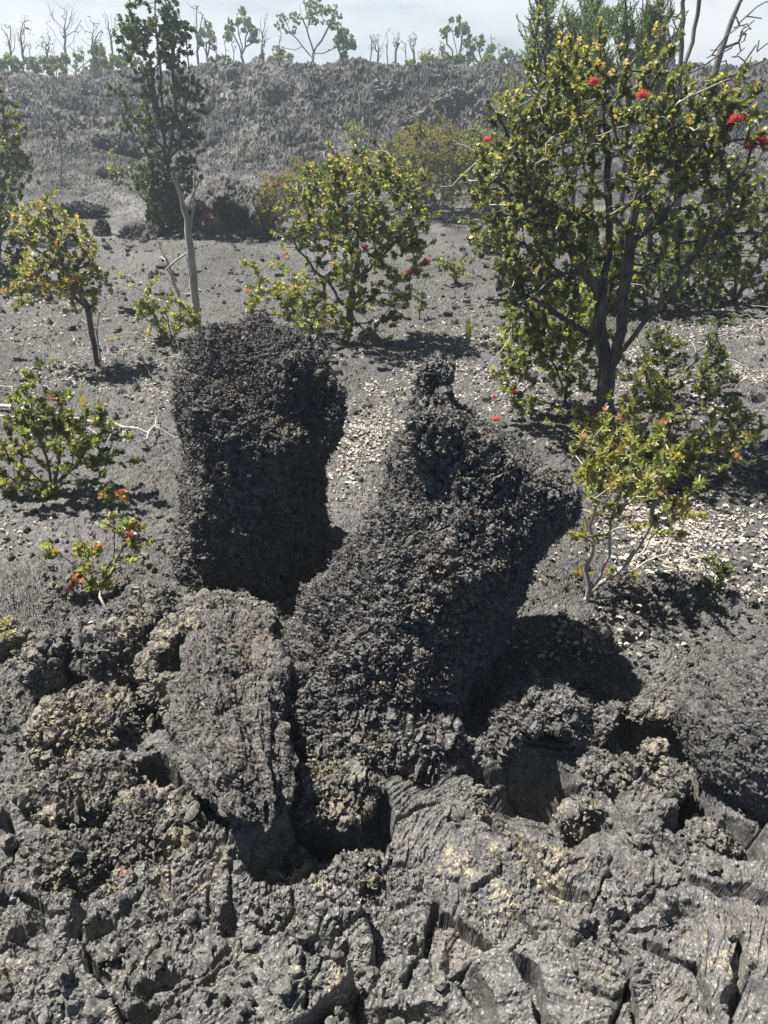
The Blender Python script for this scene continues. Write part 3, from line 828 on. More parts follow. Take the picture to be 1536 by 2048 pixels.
R_("rounded clinker shoulder on the near rim of the dark pit", 850, 1625, 1.35, (0.10, 0.07, 0.055), 33, sub=6, rough=0.9, n_crumb=300)
R_("craggy grey lava rock right of the curved shards", 720, 1760, 1.16, (0.07, 0.05, 0.06), 34, sub=6, rough=0.9, n_crumb=200)
R_("black lava foot hanging under the base of the leaning pillar", 800, 1500, 1.50, (0.20, 0.10, 0.10), 35, sub=7, rough=1.1, n_crumb=800, mat=M_PILLAR)
R_("jagged block on the right wall of the dark pit", 1165, 1640, 1.34, (0.06, 0.05, 0.07), 36, sub=6, rough=1.0, n_crumb=200)
R_("slabby block leaning against the right wall of the dark pit", 1200, 1560, 1.42, (0.055, 0.06, 0.06), 37, sub=6, rough=0.9, n_crumb=150, box=0.4)
R_("craggy block in the gap below the big rounded boulder", 1420, 1690, 1.27, (0.07, 0.05, 0.05), 38, sub=6, rough=1.0, n_crumb=200)
R_("broken lip of crust over the back of the dark hollow", 1300, 1405, 1.68, (0.13, 0.07, 0.035), 39, sub=6, rough=0.7, n_crumb=250)
R_("second broken lip of crust over the hollow, nearer the boulder", 1370, 1425, 1.64, (0.06, 0.05, 0.035), 40, sub=6, rough=0.7, n_crumb=120)
# curved shards of thin crust
def shard(label, px, py, Y, ra, rb, a0, a1, h, seed, tiltx):
    n, k = 60, 18
    th = np.linspace(a0, a1, n); hh = np.linspace(0, 1, k)
    TH, HH = np.meshgrid(th, hh)
    env = np.sin(np.clip((TH - a0) / (a1 - a0), 0, 1) * math.pi) ** 0.5
    r = 1 + 0.1 * HH
    outer = np.stack([np.cos(TH) * ra * r, np.sin(TH) * rb * r, HH * h * (0.25 + 0.75 * np.clip(0.55 + 1.2 * pn3(np.stack([TH * 2.2, TH * 0 + seed, TH * 0], -1).reshape(-1, 3), 3).reshape(TH.shape), 0.1, 1.3))], -1)
    inner = outer * np.array([0.88, 0.88, 1.0])
    P = np.concatenate([outer, inner[::-1]], 0)
    nn = grid_normals(P, False).reshape(-1, 3)
    V = P.reshape(-1, 3) + nn * (0.004 * fbm3(P.reshape(-1, 3) * 40, seed, 3))[:, None]
    c, s = math.cos(tiltx), math.sin(tiltx)
    V = np.stack([V[:, 0], V[:, 1] * c - V[:, 2] * s, V[:, 1] * s + V[:, 2] * c], 1)
    ctr = at(px, py, Y)
    me = mesh_np("lava_shard", V, [grid_faces(2 * k, n)], M_ROCK, attrs={"crust": 0.35 * (V[:, 2] > h * 0.5)})
    o = link("lava_shard", me, loc=tuple(ctr)); tag(o, label, "lava shard", "curved shards of thin lava crust")
shard("pointed curved shard of thin lava crust in the dark hollow", 505, 1728, 1.20, 0.075, 0.06, R(160), R(290), 0.085, 3, -0.1)
shard("low curved shard of lava crust right of the pointed one", 575, 1735, 1.18, 0.06, 0.05, R(210), R(340), 0.06, 5, -0.1)

# rocks out on the slope
def far_rock(label, px, py, rpx, seed, asp=(1, 0.9, 0.7), **kw):
    g = gp(px, py); s = mpp(g[1], g[2]) * rpx
    rock("lava_boulder", label, "lava boulder", g + np.array([0, 0, s * 0.3]), tuple(s * a for a in asp), seed, sub=5, mat=kw.pop('mat', M_DARKROCK), rough=kw.pop('rough', 2.0), **kw)
far_rock("dark square boulder sitting out on the open lava slope", 205, 302, 20, 41, (1, 0.8, 0.9), box=0.5)
far_rock("low dark slab beside the square boulder on the slope", 248, 312, 26, 42, (1.1, 0.6, 0.5))
far_rock("small dark rock lower on the slope near the tall tree", 208, 358, 13, 43)

for i, (px, py, rp, asp, lab) in enumerate((
    (560, 198, 22, (1.2, .8, .8), "rounded grey outcrop on the bank under the big spreading ridge tree"), 
     (770, 205, 26, (1.2, .8, .8), "craggy outcrop under the stout dead ridge tree"),
     (905, 215, 32, (1.2, .8, .8), "broad outcrop on the bank left of the right tree"),
     (985, 235, 26, (1.2, .8, .7), "outcrop on the bank nearest the right tree, lower"),
     (655, 165, 20, (1.6, .8, .4), "flat rim rock under the big spreading ridge tree"), (880, 165, 22, (1.6, .8, .4), "flat rim rock under the round topped ridge tree"),
      (820, 255, 24, (1.2, .8, .7), "low rock at the bank's foot above the olive scrub"),
     (190, 200, 18, (1.2, .8, .7), "small rock on the slope left of the tall tree's crown"),  (150, 260, 15, (1.2, .8, .7), "small rock on the slope above the square boulder"))):
    far_rock(lab, px, py, rp, 160 + i, asp, mat=M_BANK, rough=3.0, lump=0.45)

# dark overhanging ledge under the tall tree
def ledge():
    g = gp(420, 482); Y = g[1] + 0.55
    o = empty("lava_ledge", (g[0], Y, g[2]))
    tag(o, "dark overhanging lava ledge with reddish cave mouth below the tall tree", "rock ledge")
    def blk(name, px, py, dY, rp, seed, mat, rough=2.2, box=0.35, sub=6, tilt=0.0):
        c = at(px, py, Y + dY); s = mpp(Y + dY, c[2])
        q = rock(name, None, None, c, (rp[0] * s, rp[2], rp[1] * s), seed, sub=sub, mat=mat, rough=rough, box=box, lump=0.3, tilt=tilt)
        q.parent = o; q.location = Vector(c) - o.location
        return q
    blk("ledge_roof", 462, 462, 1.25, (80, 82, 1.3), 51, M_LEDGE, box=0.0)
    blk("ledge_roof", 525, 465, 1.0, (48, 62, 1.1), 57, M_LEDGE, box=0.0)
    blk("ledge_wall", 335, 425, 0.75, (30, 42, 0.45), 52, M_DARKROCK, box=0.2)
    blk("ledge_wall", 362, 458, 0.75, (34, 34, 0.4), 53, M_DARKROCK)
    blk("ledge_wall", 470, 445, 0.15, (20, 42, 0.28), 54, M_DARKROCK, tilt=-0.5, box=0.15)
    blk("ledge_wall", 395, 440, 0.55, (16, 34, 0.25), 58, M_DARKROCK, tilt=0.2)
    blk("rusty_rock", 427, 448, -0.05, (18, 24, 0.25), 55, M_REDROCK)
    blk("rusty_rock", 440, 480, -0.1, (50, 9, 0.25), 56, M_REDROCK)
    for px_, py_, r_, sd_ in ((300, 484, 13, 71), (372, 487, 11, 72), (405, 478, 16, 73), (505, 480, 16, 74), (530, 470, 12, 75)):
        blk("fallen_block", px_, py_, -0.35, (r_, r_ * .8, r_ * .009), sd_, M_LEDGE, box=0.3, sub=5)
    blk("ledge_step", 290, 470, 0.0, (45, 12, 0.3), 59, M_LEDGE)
ledge()
far_rock("long dark crack edged slab on the left of the slope", 165, 432, 34, 44, (1.3, 0.6, 0.35))
far_rock("dark hollowed rock on the slope below the long slab", 208, 470, 18, 45, (0.8, 0.8, 0.9))

# ------------------------------------------------------------------ plants
def resample(pts, step):
    pts = [np.asarray(p, float) for p in pts]
    out = [pts[0]]
    for a, b in zip(pts[:-1], pts[1:]):
        L = np.linalg.norm(b - a); n = max(1, int(L / step))
        for k in range(1, n + 1): out.append(a + (b - a) * k / n)
    return out

def skeleton(stems, tips, step, r, wob=0.12, reach=0.5, droop=0.0):
    """stems: polylines; tips (n,3). -> positions, parents, tip node ids"""
    pos, par = [], []
    for si, s in enumerate(stems):
        q = resample(s, step)
        start = -1
        if pos and si > 0:
            d = [np.linalg.norm(p - q[0]) for p in pos]
            j = int(np.argmin(d))
            start = j if d[j] < step * 2.5 else -1
        for k, p in enumerate(q):
            par.append(start if k == 0 else len(pos) - 1)
            pos.append(p + (r.normal(0, step * wob, 3) if 0 < k else 0))
    P = np.array(pos); par = list(par)
    cap = len(P) + len(tips) * 14 + 10
    A = np.zeros((cap, 3)); A[:len(P)] = P; n = len(P)
    root_d = np.linalg.norm(tips - A[0], axis=1)
    near = np.array([np.min(np.linalg.norm(P - t, axis=1)) for t in tips])
    ends = []
    for ti in np.argsort(near):
        t = tips[ti]
        d = np.linalg.norm(A[:n] - t, axis=1)
        cost = d + reach * np.maximum(0, A[:n, 2] - t[2] + 0.25 * d)
        j = int(np.argmin(cost)); D = d[j]
        k = max(1, min(13, int(D / step)))
        prev = j
        mid = (A[j] + t) / 2 + np.array([0, 0, -droop * D]) + r.normal(0, 0.10 * D, 3)
        for m in range(1, k + 1):
            s = m / k
            p = (1 - s) ** 2 * A[j] + 2 * s * (1 - s) * mid + s * s * t
            if m < k: p = p + r.normal(0, step * wob, 3)
            A[n] = p; par.append(prev); prev = n; n += 1
        ends.append(prev)
    return A[:n], np.array(par), np.array(ends)

ENDW = [0.6]
def limb_radii(pos, par, ends, r_tip, r_base, expo=0.5):
    n = len(pos); w = np.zeros(n); w[ends] += 1
    ch = np.zeros(n, int)
    for i in range(n):
        if par[i] >= 0: ch[par[i]] += 1
    w[(ch == 0) & (w == 0)] = ENDW[0]
    for i in range(n - 1, -1, -1):
        if par[i] >= 0: w[par[i]] += w[i]
    f = w ** expo
    f = (f - f.min()) / max(1e-6, (f.max() - f.min()))
    return r_tip + (r_base - r_tip) * f, w

def tubes(pos, par, rad, w, sides=6):
    n = len(pos); kids = [[] for _ in range(n)]
    for i in range(n):
        if par[i] >= 0: kids[par[i]].append(i)
    chains = []
    stack = [i for i in range(n) if par[i] < 0]
    starts = [(i, None) for i in stack]
    while starts:
        i, p = starts.pop()
        c = ([p] if p is not None else []) + [i]
        while kids[i]:
            k = sorted(kids[i], key=lambda q: -w[q])
            for o in k[1:]: starts.append((o, i))
            i = k[0]; c.append(i)
        if len(c) > 1: chains.append((c, p is not None))
    VV, FF, off = [], [], 0
    for c, br in chains:
        P = pos[c]; rr = rad[c].copy()
        if br: rr[0] = min(rr[0], rr[1] * 1.15)
        sd = sides if rr.max() > 0.004 else 4
        T = np.gradient(P, axis=0); T /= (np.linalg.norm(T, axis=1, keepdims=True) + 1e-9)
        up = np.array([0.31, 0.77, 0.2]); 
        e1 = np.cross(T, up); e1 /= (np.linalg.norm(e1, axis=1, keepdims=True) + 1e-9); e2 = np.cross(T, e1)
        th = np.linspace(0, 2 * math.pi, sd, endpoint=False)
        ring = P[:, None, :] + rr[:, None, None] * (e1[:, None, :] * np.cos(th)[None, :, None] + e2[:, None, :] * np.sin(th)[None, :, None])
        VV.append(ring.reshape(-1, 3)); FF.append(grid_faces(len(c), sd, True) + off); off += len(c) * sd
    return np.concatenate(VV), np.concatenate(FF)

# leaf: base, two side pairs, blunt tip, folded along the midrib
def leaf_template(wd=0.6, blunt=0.24, fold=0.10, curl=0.08):
    V = np.array([[0, 0, 0], [.38, wd * .46, fold], [.38, -wd * .46, fold], [.78, wd * .48, fold - curl], [.78, -wd * .48, fold - curl],
                  [1.0, blunt * wd, -curl * 1.6], [1.0, -blunt * wd, -curl * 1.6], [.38, 0, 0], [.78, 0, -curl]], float)
    F3 = np.array([[0, 2, 7], [0, 7, 1], [8, 6, 5]])
    F4 = np.array([[7, 2, 4, 8], [1, 7, 8, 3]])
    F3 = np.concatenate([F3, [[8, 4, 6], [8, 5, 3]]])
    return V, F3, F4
LEAF_OHIA = leaf_template(0.66, 0.26)
LEAF_LONG = leaf_template(0.42, 0.18)
LEAF_NEEDLE = leaf_template(0.24, 0.06)
LEAF_ROUND = leaf_template(0.76, 0.30, 0.09)

def leaves(pts, dirs, r, per, size, tmpl, palette, weights, spread=(0.35, 1.25), stemlen=0.05, jit=0.18, up=0.35):
    """rosettes of leaves at pts growing along dirs; palette: list of rgb"""
    tv, f3, f4 = tmpl
    n = len(pts) * per
    D = np.repeat(dirs, per, 0)
    D = D + np.array([0, 0, up]); D /= np.linalg.norm(D, axis=1, keepdims=True)
    a = np.cross(D, np.where(np.abs(D[:, 2:3]) > 0.9, np.array([[1.0, 0, 0]]), np.array([[0, 0, 1.0]]))); a /= np.linalg.norm(a, axis=1, keepdims=True)
    b = np.cross(D, a)
    k = np.tile(np.arange(per), len(pts))
    phi = k * 2.39996 + np.repeat(r.uniform(0, 6.28, len(pts)), per) + r.normal(0, 0.25, n)
    f = (k + 0.5) / per                                   # 0 lowest .. 1 top of rosette
    th = spread[1] + (spread[0] - spread[1]) * f + r.normal(0, 0.16, n)
    rad = a * np.cos(phi)[:, None] + b * np.sin(phi)[:, None]
    X = D * np.cos(th)[:, None] + rad * np.sin(th)[:, None]
    Nn = D * np.sin(th)[:, None] - rad * np.cos(th)[:, None]
    tw = r.normal(0, 0.35, n)
    Yv = np.cross(Nn, X)
    Y2 = Yv * np.cos(tw)[:, None] + Nn * np.sin(tw)[:, None]; N2 = np.cross(X, Y2)
    S = size * r.uniform(0.7, 1.2, n) * (0.65 + 0.5 * np.sin(f * 2.6))
    O = np.repeat(pts, per, 0) + D * ((f - 0.75) * stemlen)[:, None]
    V = O[:, None, :] + S[:, None, None] * (tv[None, :, 0:1] * X[:, None] + tv[None, :, 1:2] * Y2[:, None] + tv[None, :, 2:3] * N2[:, None])
    pal = np.array(palette); wts = np.array(weights, float); wts /= wts.sum()
    ci = np.repeat(r.choice(len(pal), len(pts), p=wts), per)
    C = pal[ci] * (1 + r.normal(0, jit, (n, 1))) * (1 + r.normal(0, jit * 0.3, (n, 3)))
    C = np.clip(C, 0.004, 0.9)
    nv = len(tv); off = (np.arange(n) * nv)[:, None, None]
    return V.reshape(-1, 3), (f3[None] + off).reshape(-1, 3), (f4[None] + off).reshape(-1, 4), np.repeat(C, nv, 0)

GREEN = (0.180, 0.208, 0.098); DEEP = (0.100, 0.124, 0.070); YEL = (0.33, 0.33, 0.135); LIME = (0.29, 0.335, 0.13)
ORANGE = (0.36, 0.21, 0.12); PINK = (0.44, 0.28, 0.22); OLIVE = (0.19, 0.175, 0.08); TAN = (0.38, 0.31, 0.17); GREY = (0.235, 0.26, 0.175)
BUD = (0.48, 0.42, 0.22)

def flower_mesh(rad, seed, color=(0.55, 0.045, 0.045)):
    r = np.random.default_rng(seed); n = 150
    d = r.normal(0, 1, (n, 3)); d[:, 2] = np.abs(d[:, 2]) * 0.8 + 0.05; d /= np.linalg.norm(d, axis=1, keepdims=True)
    L = rad * r.uniform(0.7, 1.1, n)
    a = np.cross(d, r.normal(0, 1, (n, 3))); a /= np.linalg.norm(a, axis=1, keepdims=True)
    b = np.cross(d, a); w = rad * 0.03
    base = d * rad * 0.1
    V = np.stack([base + a * w, base - a * w * .5 + b * w * .8, base - a * w * .5 - b * w * .8, d * L[:, None] + a * w * .6, d * L[:, None] - a * w * .3 + b * w * .5, d * L[:, None] - a * w * .3 - b * w * .5], 1)
    F = np.array([[0, 1, 4, 3], [1, 2, 5, 4], [2, 0, 3, 5]]); F3 = np.array([[3, 4, 5]])
    off = (np.arange(n) * 6)[:, None, None]
    C = np.repeat(np.array(color)[None] * r.uniform(0.75, 1.2, (n, 1)), 6, 0)
    return mesh_np("flower", V.reshape(-1, 3), [(F[None] + off).reshape(-1, 4), (F3[None] + off).reshape(-1, 3)], M_FLOWER, color=C)
FLOWERS = [flower_mesh(0.03, 1), flower_mesh(0.03, 2, (0.66, 0.06, 0.04)), flower_mesh(0.03, 3, (0.55, 0.02, 0.03))]

CLUMP = 0.05
def blob_tips(blobs, Y, r, z_min=None):
    """blobs: (px,py,rx,ry,dY,depth,n): ellipsoids of twig tips, denser towards their skin"""
    out = []
    for px, py, rx, ry, dY, dep, n in blobs:
        c = at(px, py, Y + dY); s = mpp(Y + dY, c[2])
        v = r.normal(0, 1, (n, 3)); v /= np.linalg.norm(v, axis=1, keepdims=True)
        v *= r.uniform(0.35, 1.0, (n, 1)) ** 0.55
        m = max(1, n // 5)
        if n > 14:
            v = v[:m][r.integers(0, m, n)] + r.normal(0, 1, (n, 3)) * CLUMP / np.array([rx * s, dep, ry * s])
        out.append(c + v * np.array([rx * s, dep, ry * s / math.cos(PITCH) * 0.97]))
    T = np.concatenate(out)
    if z_min is not None: T = T[T[:, 2] > z_min]
    return T

LEAF_SCALE = 0.74
def plant(name, label, cat, root_px, stems_px, blobs, seed, Yoff=0.0, group=None, step=0.06, r_tip=0.0025, r_base=0.02, per=12, size=0.035,
          tmpl=LEAF_OHIA, pal=(GREEN, YEL, DEEP), wts=(5, 3, 2), flowers=(), bark=None, leaf=True, spread=(0.35, 1.25), stemlen=0.05, up=0.35,
          wob=0.12, bare=0, twigs=0, reach=0.5, buds=None, root=None, extra=None, sides=6, expo=0.5, jit=0.18):
    r = np.random.default_rng(seed)
    g = gp(*root_px) if root is None else np.asarray(root, float)
    Y = g[1] + Yoff
    g = g - np.array([0, 0, 0.02])
    stems = []
    for s in stems_px:
        q = []
        for k, p in enumerate(s):
            dy = p[2] if len(p) > 2 else 0.0
            q.append(g if (k == 0 and p[0] is None) else at(p[0], p[1], Y + dy))
        stems.append(q)
    tips = blob_tips(blobs, Y, r, g[2] + 0.03) if blobs else np.zeros((0, 3))
    if len(tips):
        pos, par, ends = skeleton(stems, tips, step, r, wob, reach)
    else:
        pos, par, ends = skeleton(stems, np.zeros((0, 3)), step, r, wob) if False else _stem_only(stems, step, r, wob)
    rad, w = limb_radii(pos, par, ends, r_tip, r_base, expo)
    o = empty(name, tuple(g)); tag(o, label, cat, group)
    tv, tf = tubes(pos, par, rad, w, sides)
    link("trunk" if r_base > 0.012 else "stem", mesh_np("trunk", tv - g, [tf], bark or M_BARK), o)
    if leaf and len(ends):
        e = ends if not bare else ends[r.random(len(ends)) > bare]
        d = pos[e] - pos[par[e]]; d /= (np.linalg.norm(d, axis=1, keepdims=True) + 1e-9)
        d = d + r.normal(0, 0.25, d.shape)
        size = size * LEAF_SCALE; per = per + 4 if per > 8 else per
        V, f3, f4, C = leaves(pos[e], d, r, per, size, tmpl, pal, wts, spread, stemlen, up=up, jit=jit)
        # side rosettes a little way down the twigs
        e2 = par[e]; e2 = e2[e2 >= 0]; sel = r.random(len(e2)) < 0.6; e2 = e2[sel]
        if len(e2) and per > 3:
            d2 = r.normal(0, 1, (len(e2), 3)) * 0.8 + np.array([0, 0, 0.5]); d2 /= np.linalg.norm(d2, axis=1, keepdims=True)
            V2, g3, g4, C2 = leaves(pos[e2], d2, r, max(4, per // 2), size * 0.9, tmpl, pal, wts, spread, stemlen, up=up, jit=jit)
            k = len(V); V = np.concatenate([V, V2]); f3 = np.concatenate([f3, g3 + k]); f4 = np.concatenate([f4, g4 + k]); C = np.concatenate([C, C2])
        if buds:
            top = ends[np.argsort(-pos[ends, 2] + r.normal(0, 0.15, len(ends)))[:buds]]
            db = np.tile([0, 0, 1.0], (len(top), 1)) + r.normal(0, 0.15, (len(top), 3))
            V2, g3, g4, C2 = leaves(pos[top] + np.array([0, 0, 0.02]), db, r, 14, 0.016, LEAF_ROUND, [BUD], [1], (0.2, 1.0), 0.03)
            k = len(V); V = np.concatenate([V, V2]); f3 = np.concatenate([f3, g3 + k]); f4 = np.concatenate([f4, g4 + k]); C = np.concatenate([C, C2])
        link("crown" if r_base > 0.012 else "foliage", mesh_np("crown", V - g, [f3, f4], M_LEAF, color=C, smooth=True), o)
    if twigs:
        ok = np.where((rad < r_base * 0.5) & (pos[:, 2] > g[2] + 0.25))[0]
        tp, tq = [], []
        for _ in range(twigs):
            a = ok[r.integers(0, len(ok))]; p = pos[a]; dr = r.normal(0, 1, 3) * [1, 1, .5] + (p - pos[0]) * [1.2, 1.2, 0.1]; dr /= np.linalg.norm(dr)
            for q in range(6):
                tq.append(-1 if q == 0 else len(tp) - 1); tp.append(p); dr = dr + r.normal(0, .3, 3); dr /= np.linalg.norm(dr); p = p + dr * r.uniform(.02, .06)
        tp = np.array(tp)
        for q in range(twigs):
            sl = slice(q * 6, q * 6 + 6)
            wv, wf = tubes(tp[sl], np.array([-1, 0, 1, 2, 3, 4]), 0.0042 - 0.0005 * np.arange(6), np.ones(6), 5)
            link("dead_twig", mesh_np("dead_twig", wv - g, [wf], M_DEAD), o)
    for i, fl in enumerate(flowers):
        c = at(fl[0], fl[1], Y + fl[2]); q = link("flower", FLOWERS[i % 3], o, tuple(c - g))
        s = (fl[3] if len(fl) > 3 else 1.0); q.scale = (s, s, s); q.rotation_euler = (r.uniform(-.5, .5), r.uniform(-.5, .5), r.uniform(0, 6))
    return o

def _stem_only(stems, step, r, wob):
    pos, par, ends = [], [], []
    for si, s in enumerate(stems):
        q = resample(s, step); start = -1
        if pos and si > 0:
            d = [np.linalg.norm(p - q[0]) for p in pos]; j = int(np.argmin(d)); start = j if d[j] < step * 3 else -1
        for k, p in enumerate(q):
            par.append(start if k == 0 else len(pos) - 1)
            pos.append(p + (r.normal(0, step * wob, 3) if k else 0))
        ends.append(len(pos) - 1)
    return np.array(pos), np.array(par), np.array(ends)

# --- big ohia on the right
plant("ohia_tree", "large round leaved tree with red flowers and dark leaning trunks, right side", "tree", (1205, 885),
      [[(None, None), (1212, 760, .02), (1200, 640, .05), (1222, 480, .1), (1215, 330, .15), (1225, 200, .1)],
       [(1212, 770, .02), (1245, 640, .0), (1262, 470, -.1), (1290, 330, -.15), (1300, 200, -.1)],
       [(1225, 720, .02), (1290, 650, -.1), (1370, 540, -.2), (1450, 420, -.25), (1490, 330, -.2)],
       [(1205, 600, .05), (1120, 470, .1), (1050, 380, .1), (1010, 330, .05)],
       [(1215, 690, .1), (1130, 640, .2), (1070, 600, .2)],
       [(1260, 500, -.1), (1370, 380, .1), (1420, 260, .15)]],
      [(1215, 185, 150, 85, 0, .36, 180), (1100, 250, 120, 110, .05, .35, 150), (1350, 265, 115, 95, -.05, .33, 125), (1460, 300, 100, 130, 0, .3, 100),
       (1020, 380, 90, 90, .05, .28, 110), (1200, 350, 190, 110, -.1, .4, 160), (1380, 400, 130, 90, 0, .35, 100), (1080, 480, 110, 90, .1, .25, 130),
       (1250, 470, 150, 80, .1, .3, 90), (1090, 610, 60, 70, .15, .2, 60), (1490, 460, 60, 80, 0, .25, 60), (1050, 560, 50, 50, .1, .15, 35), (1180, 560, 90, 60, .2, .2, 45)],
      61, twigs=70, r_base=0.045, r_tip=0.0022, step=0.065, per=12, size=0.031, tmpl=LEAF_ROUND, spread=(0.2, 0.95), pal=(GREEN, DEEP, YEL, GREY, TAN), wts=(5, 3, 2.5, 4, .2), buds=60,
      flowers=[(1188, 168, -.35, .9), (1285, 195, -.35, 1), (1472, 244, -.3, 1.2), (1520, 290, -.25, 1.4), (975, 283, 0, .8), (1500, 296, -.25, 1.0)], bark=M_BARK)
# dark low shrub behind its trunk
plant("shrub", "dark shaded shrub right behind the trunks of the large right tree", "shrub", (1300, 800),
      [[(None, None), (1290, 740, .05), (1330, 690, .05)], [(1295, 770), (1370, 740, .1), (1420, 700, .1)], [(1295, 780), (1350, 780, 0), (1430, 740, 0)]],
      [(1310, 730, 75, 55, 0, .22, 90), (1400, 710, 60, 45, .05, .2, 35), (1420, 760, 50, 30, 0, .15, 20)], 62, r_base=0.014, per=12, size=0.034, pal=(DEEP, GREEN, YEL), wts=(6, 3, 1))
plant("shrub", "leafy shrub with red blossoms low down left of the right tree trunk", "shrub", (1150, 850),
      [[(None, None), (1120, 760, .05), (1090, 690, .1)], [(1140, 830), (1080, 800, -.05), (1030, 800, -.05)], [(1130, 800), (1140, 700, .1)]],
      [(1110, 690, 95, 80, .15, .2, 130), (1050, 730, 50, 55, 0, .14, 50), (1150, 640, 70, 50, .2, .15, 60), (1060, 650, 55, 45, .3, .2, 50), (1180, 720, 40, 60, .15, .12, 30), (1050, 810, 25, 20, -.05, .06, 8)], 63, r_base=0.010, per=11, size=0.034, pal=(GREEN, LIME, YEL, DEEP), wts=(4, 2, 2, 3),
      flowers=[(1030, 788, -.08, 1.0), (992, 842, -.08, .9), (988, 795, 0, .6)])
# bright low shrub in front of the right tree
plant("shrub", "bright yellow green shrub with pink tips in front of the right tree", "shrub", (1330, 970),
      [[(None, None), (1280, 900, 0), (1250, 850, 0)], [(1325, 960), (1350, 890, 0), (1360, 840, 0)], [(1330, 965), (1420, 900, 0), (1480, 850, 0)], [(1320, 965), (1230, 930), (1180, 890)]],
      [(1260, 860, 80, 60, 0, .2, 75), (1370, 850, 80, 50, 0, .2, 65), (1460, 870, 70, 50, .0, .18, 55), (1190, 850, 40, 60, .1, .12, 25), (1340, 910, 120, 40, -.05, .18, 50)],
      64, r_base=0.012, per=12, size=0.036, tmpl=LEAF_LONG, pal=(LIME, YEL, GREEN, PINK), wts=(5, 4, 3, .7), spread=(0.2, 0.95))
plant("shrub", "leggy pale stemmed shrub standing in front right of the leaning pillar", "shrub", (1172, 1205),
      [[(None, None), (1178, 1110, 0), (1190, 1030, 0), (1185, 970, 0)], [(1172, 1200), (1215, 1110, 0), (1225, 1040, 0), (1240, 990)], [(1174, 1195), (1250, 1130, .05), (1300, 1050, .05), (1320, 990, .05)], [(1176, 1190), (1270, 1120, .1), (1360, 1010, .15), (1400, 950, .15)]],
      [(1170, 1000, 45, 50, 0, .1, 22), (1240, 970, 60, 45, 0, .12, 34), (1310, 990, 60, 45, .05, .12, 30), (1290, 940, 60, 30, .1, .1, 18)],
      65, r_base=0.0115, r_tip=0.003, per=12, size=0.036, step=0.05, tmpl=LEAF_LONG, pal=(LIME, YEL, GREEN, TAN), wts=(5, 4, 2, 1), bark=M_DEAD, spread=(0.2, 1.0), reach=0.9)
plant("seedling", "small low seedling with orange young leaves at the leggy shrub's foot", "seedling", (1195, 1180),
      [[(None, None), (1200, 1150)], [(1195, 1175), (1160, 1140)], [(1195, 1175), (1250, 1145)]], [(1165, 1140, 15, 8, 0, .03, 3), (1215, 1145, 15, 10, 0, .03, 3), (1255, 1145, 20, 10, 0, .04, 4)],
      66, r_base=0.004, r_tip=0.0015, per=7, size=0.026, pal=(ORANGE, YEL, LIME), wts=(2, 2, 2))
plant("seedling", "little upright seedling alone on the leaf litter at right", "seedling", (1438, 1190),
      [[(None, None), (1435, 1150), (1430, 1115)], [(1437, 1175), (1465, 1135)]], [(1435, 1130, 18, 22, 0, .05, 7), (1460, 1135, 18, 14, 0, .04, 4), (1425, 1160, 15, 12, 0, .04, 3)],
      67, r_base=0.005, r_tip=0.002, per=10, size=0.028, tmpl=LEAF_LONG, pal=(GREEN, LIME, DEEP), wts=(4, 2, 3), spread=(0.2, 1.0))
# bushes right and behind the big tree
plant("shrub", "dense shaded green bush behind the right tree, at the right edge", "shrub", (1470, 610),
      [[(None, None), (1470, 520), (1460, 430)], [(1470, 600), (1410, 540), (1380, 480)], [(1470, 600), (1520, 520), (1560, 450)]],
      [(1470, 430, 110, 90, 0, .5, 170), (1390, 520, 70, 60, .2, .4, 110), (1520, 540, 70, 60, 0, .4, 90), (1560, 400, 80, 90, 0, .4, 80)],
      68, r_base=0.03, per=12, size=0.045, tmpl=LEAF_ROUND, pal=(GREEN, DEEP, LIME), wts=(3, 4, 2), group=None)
plant("shrub", "dark shrub with bare twigs left behind the right tree", "shrub", (1080, 600),
      [[(None, None), (1060, 520), (1040, 430)], [(1080, 590), (1110, 500), (1130, 420)], [(1080, 590), (1010, 540), (980, 470)]],
      [(1060, 470, 80, 75, 0, .4, 190), (990, 430, 50, 75, 0, .3, 100), (1080, 560, 75, 45, 0, .3, 110), (1000, 330, 50, 60, .3, .3, 60)],
      69, r_base=0.02, per=11, size=0.042, pal=(DEEP, GREEN, GREY), wts=(4, 3, 2))
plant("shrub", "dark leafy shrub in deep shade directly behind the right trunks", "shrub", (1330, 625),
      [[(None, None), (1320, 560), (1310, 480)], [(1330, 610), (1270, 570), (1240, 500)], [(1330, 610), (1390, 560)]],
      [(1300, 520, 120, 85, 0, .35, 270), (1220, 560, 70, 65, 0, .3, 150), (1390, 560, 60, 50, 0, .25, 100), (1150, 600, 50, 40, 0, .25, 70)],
      70, r_base=0.02, per=12, size=0.042, pal=(DEEP, GREEN, LIME), wts=(5, 2, 1))
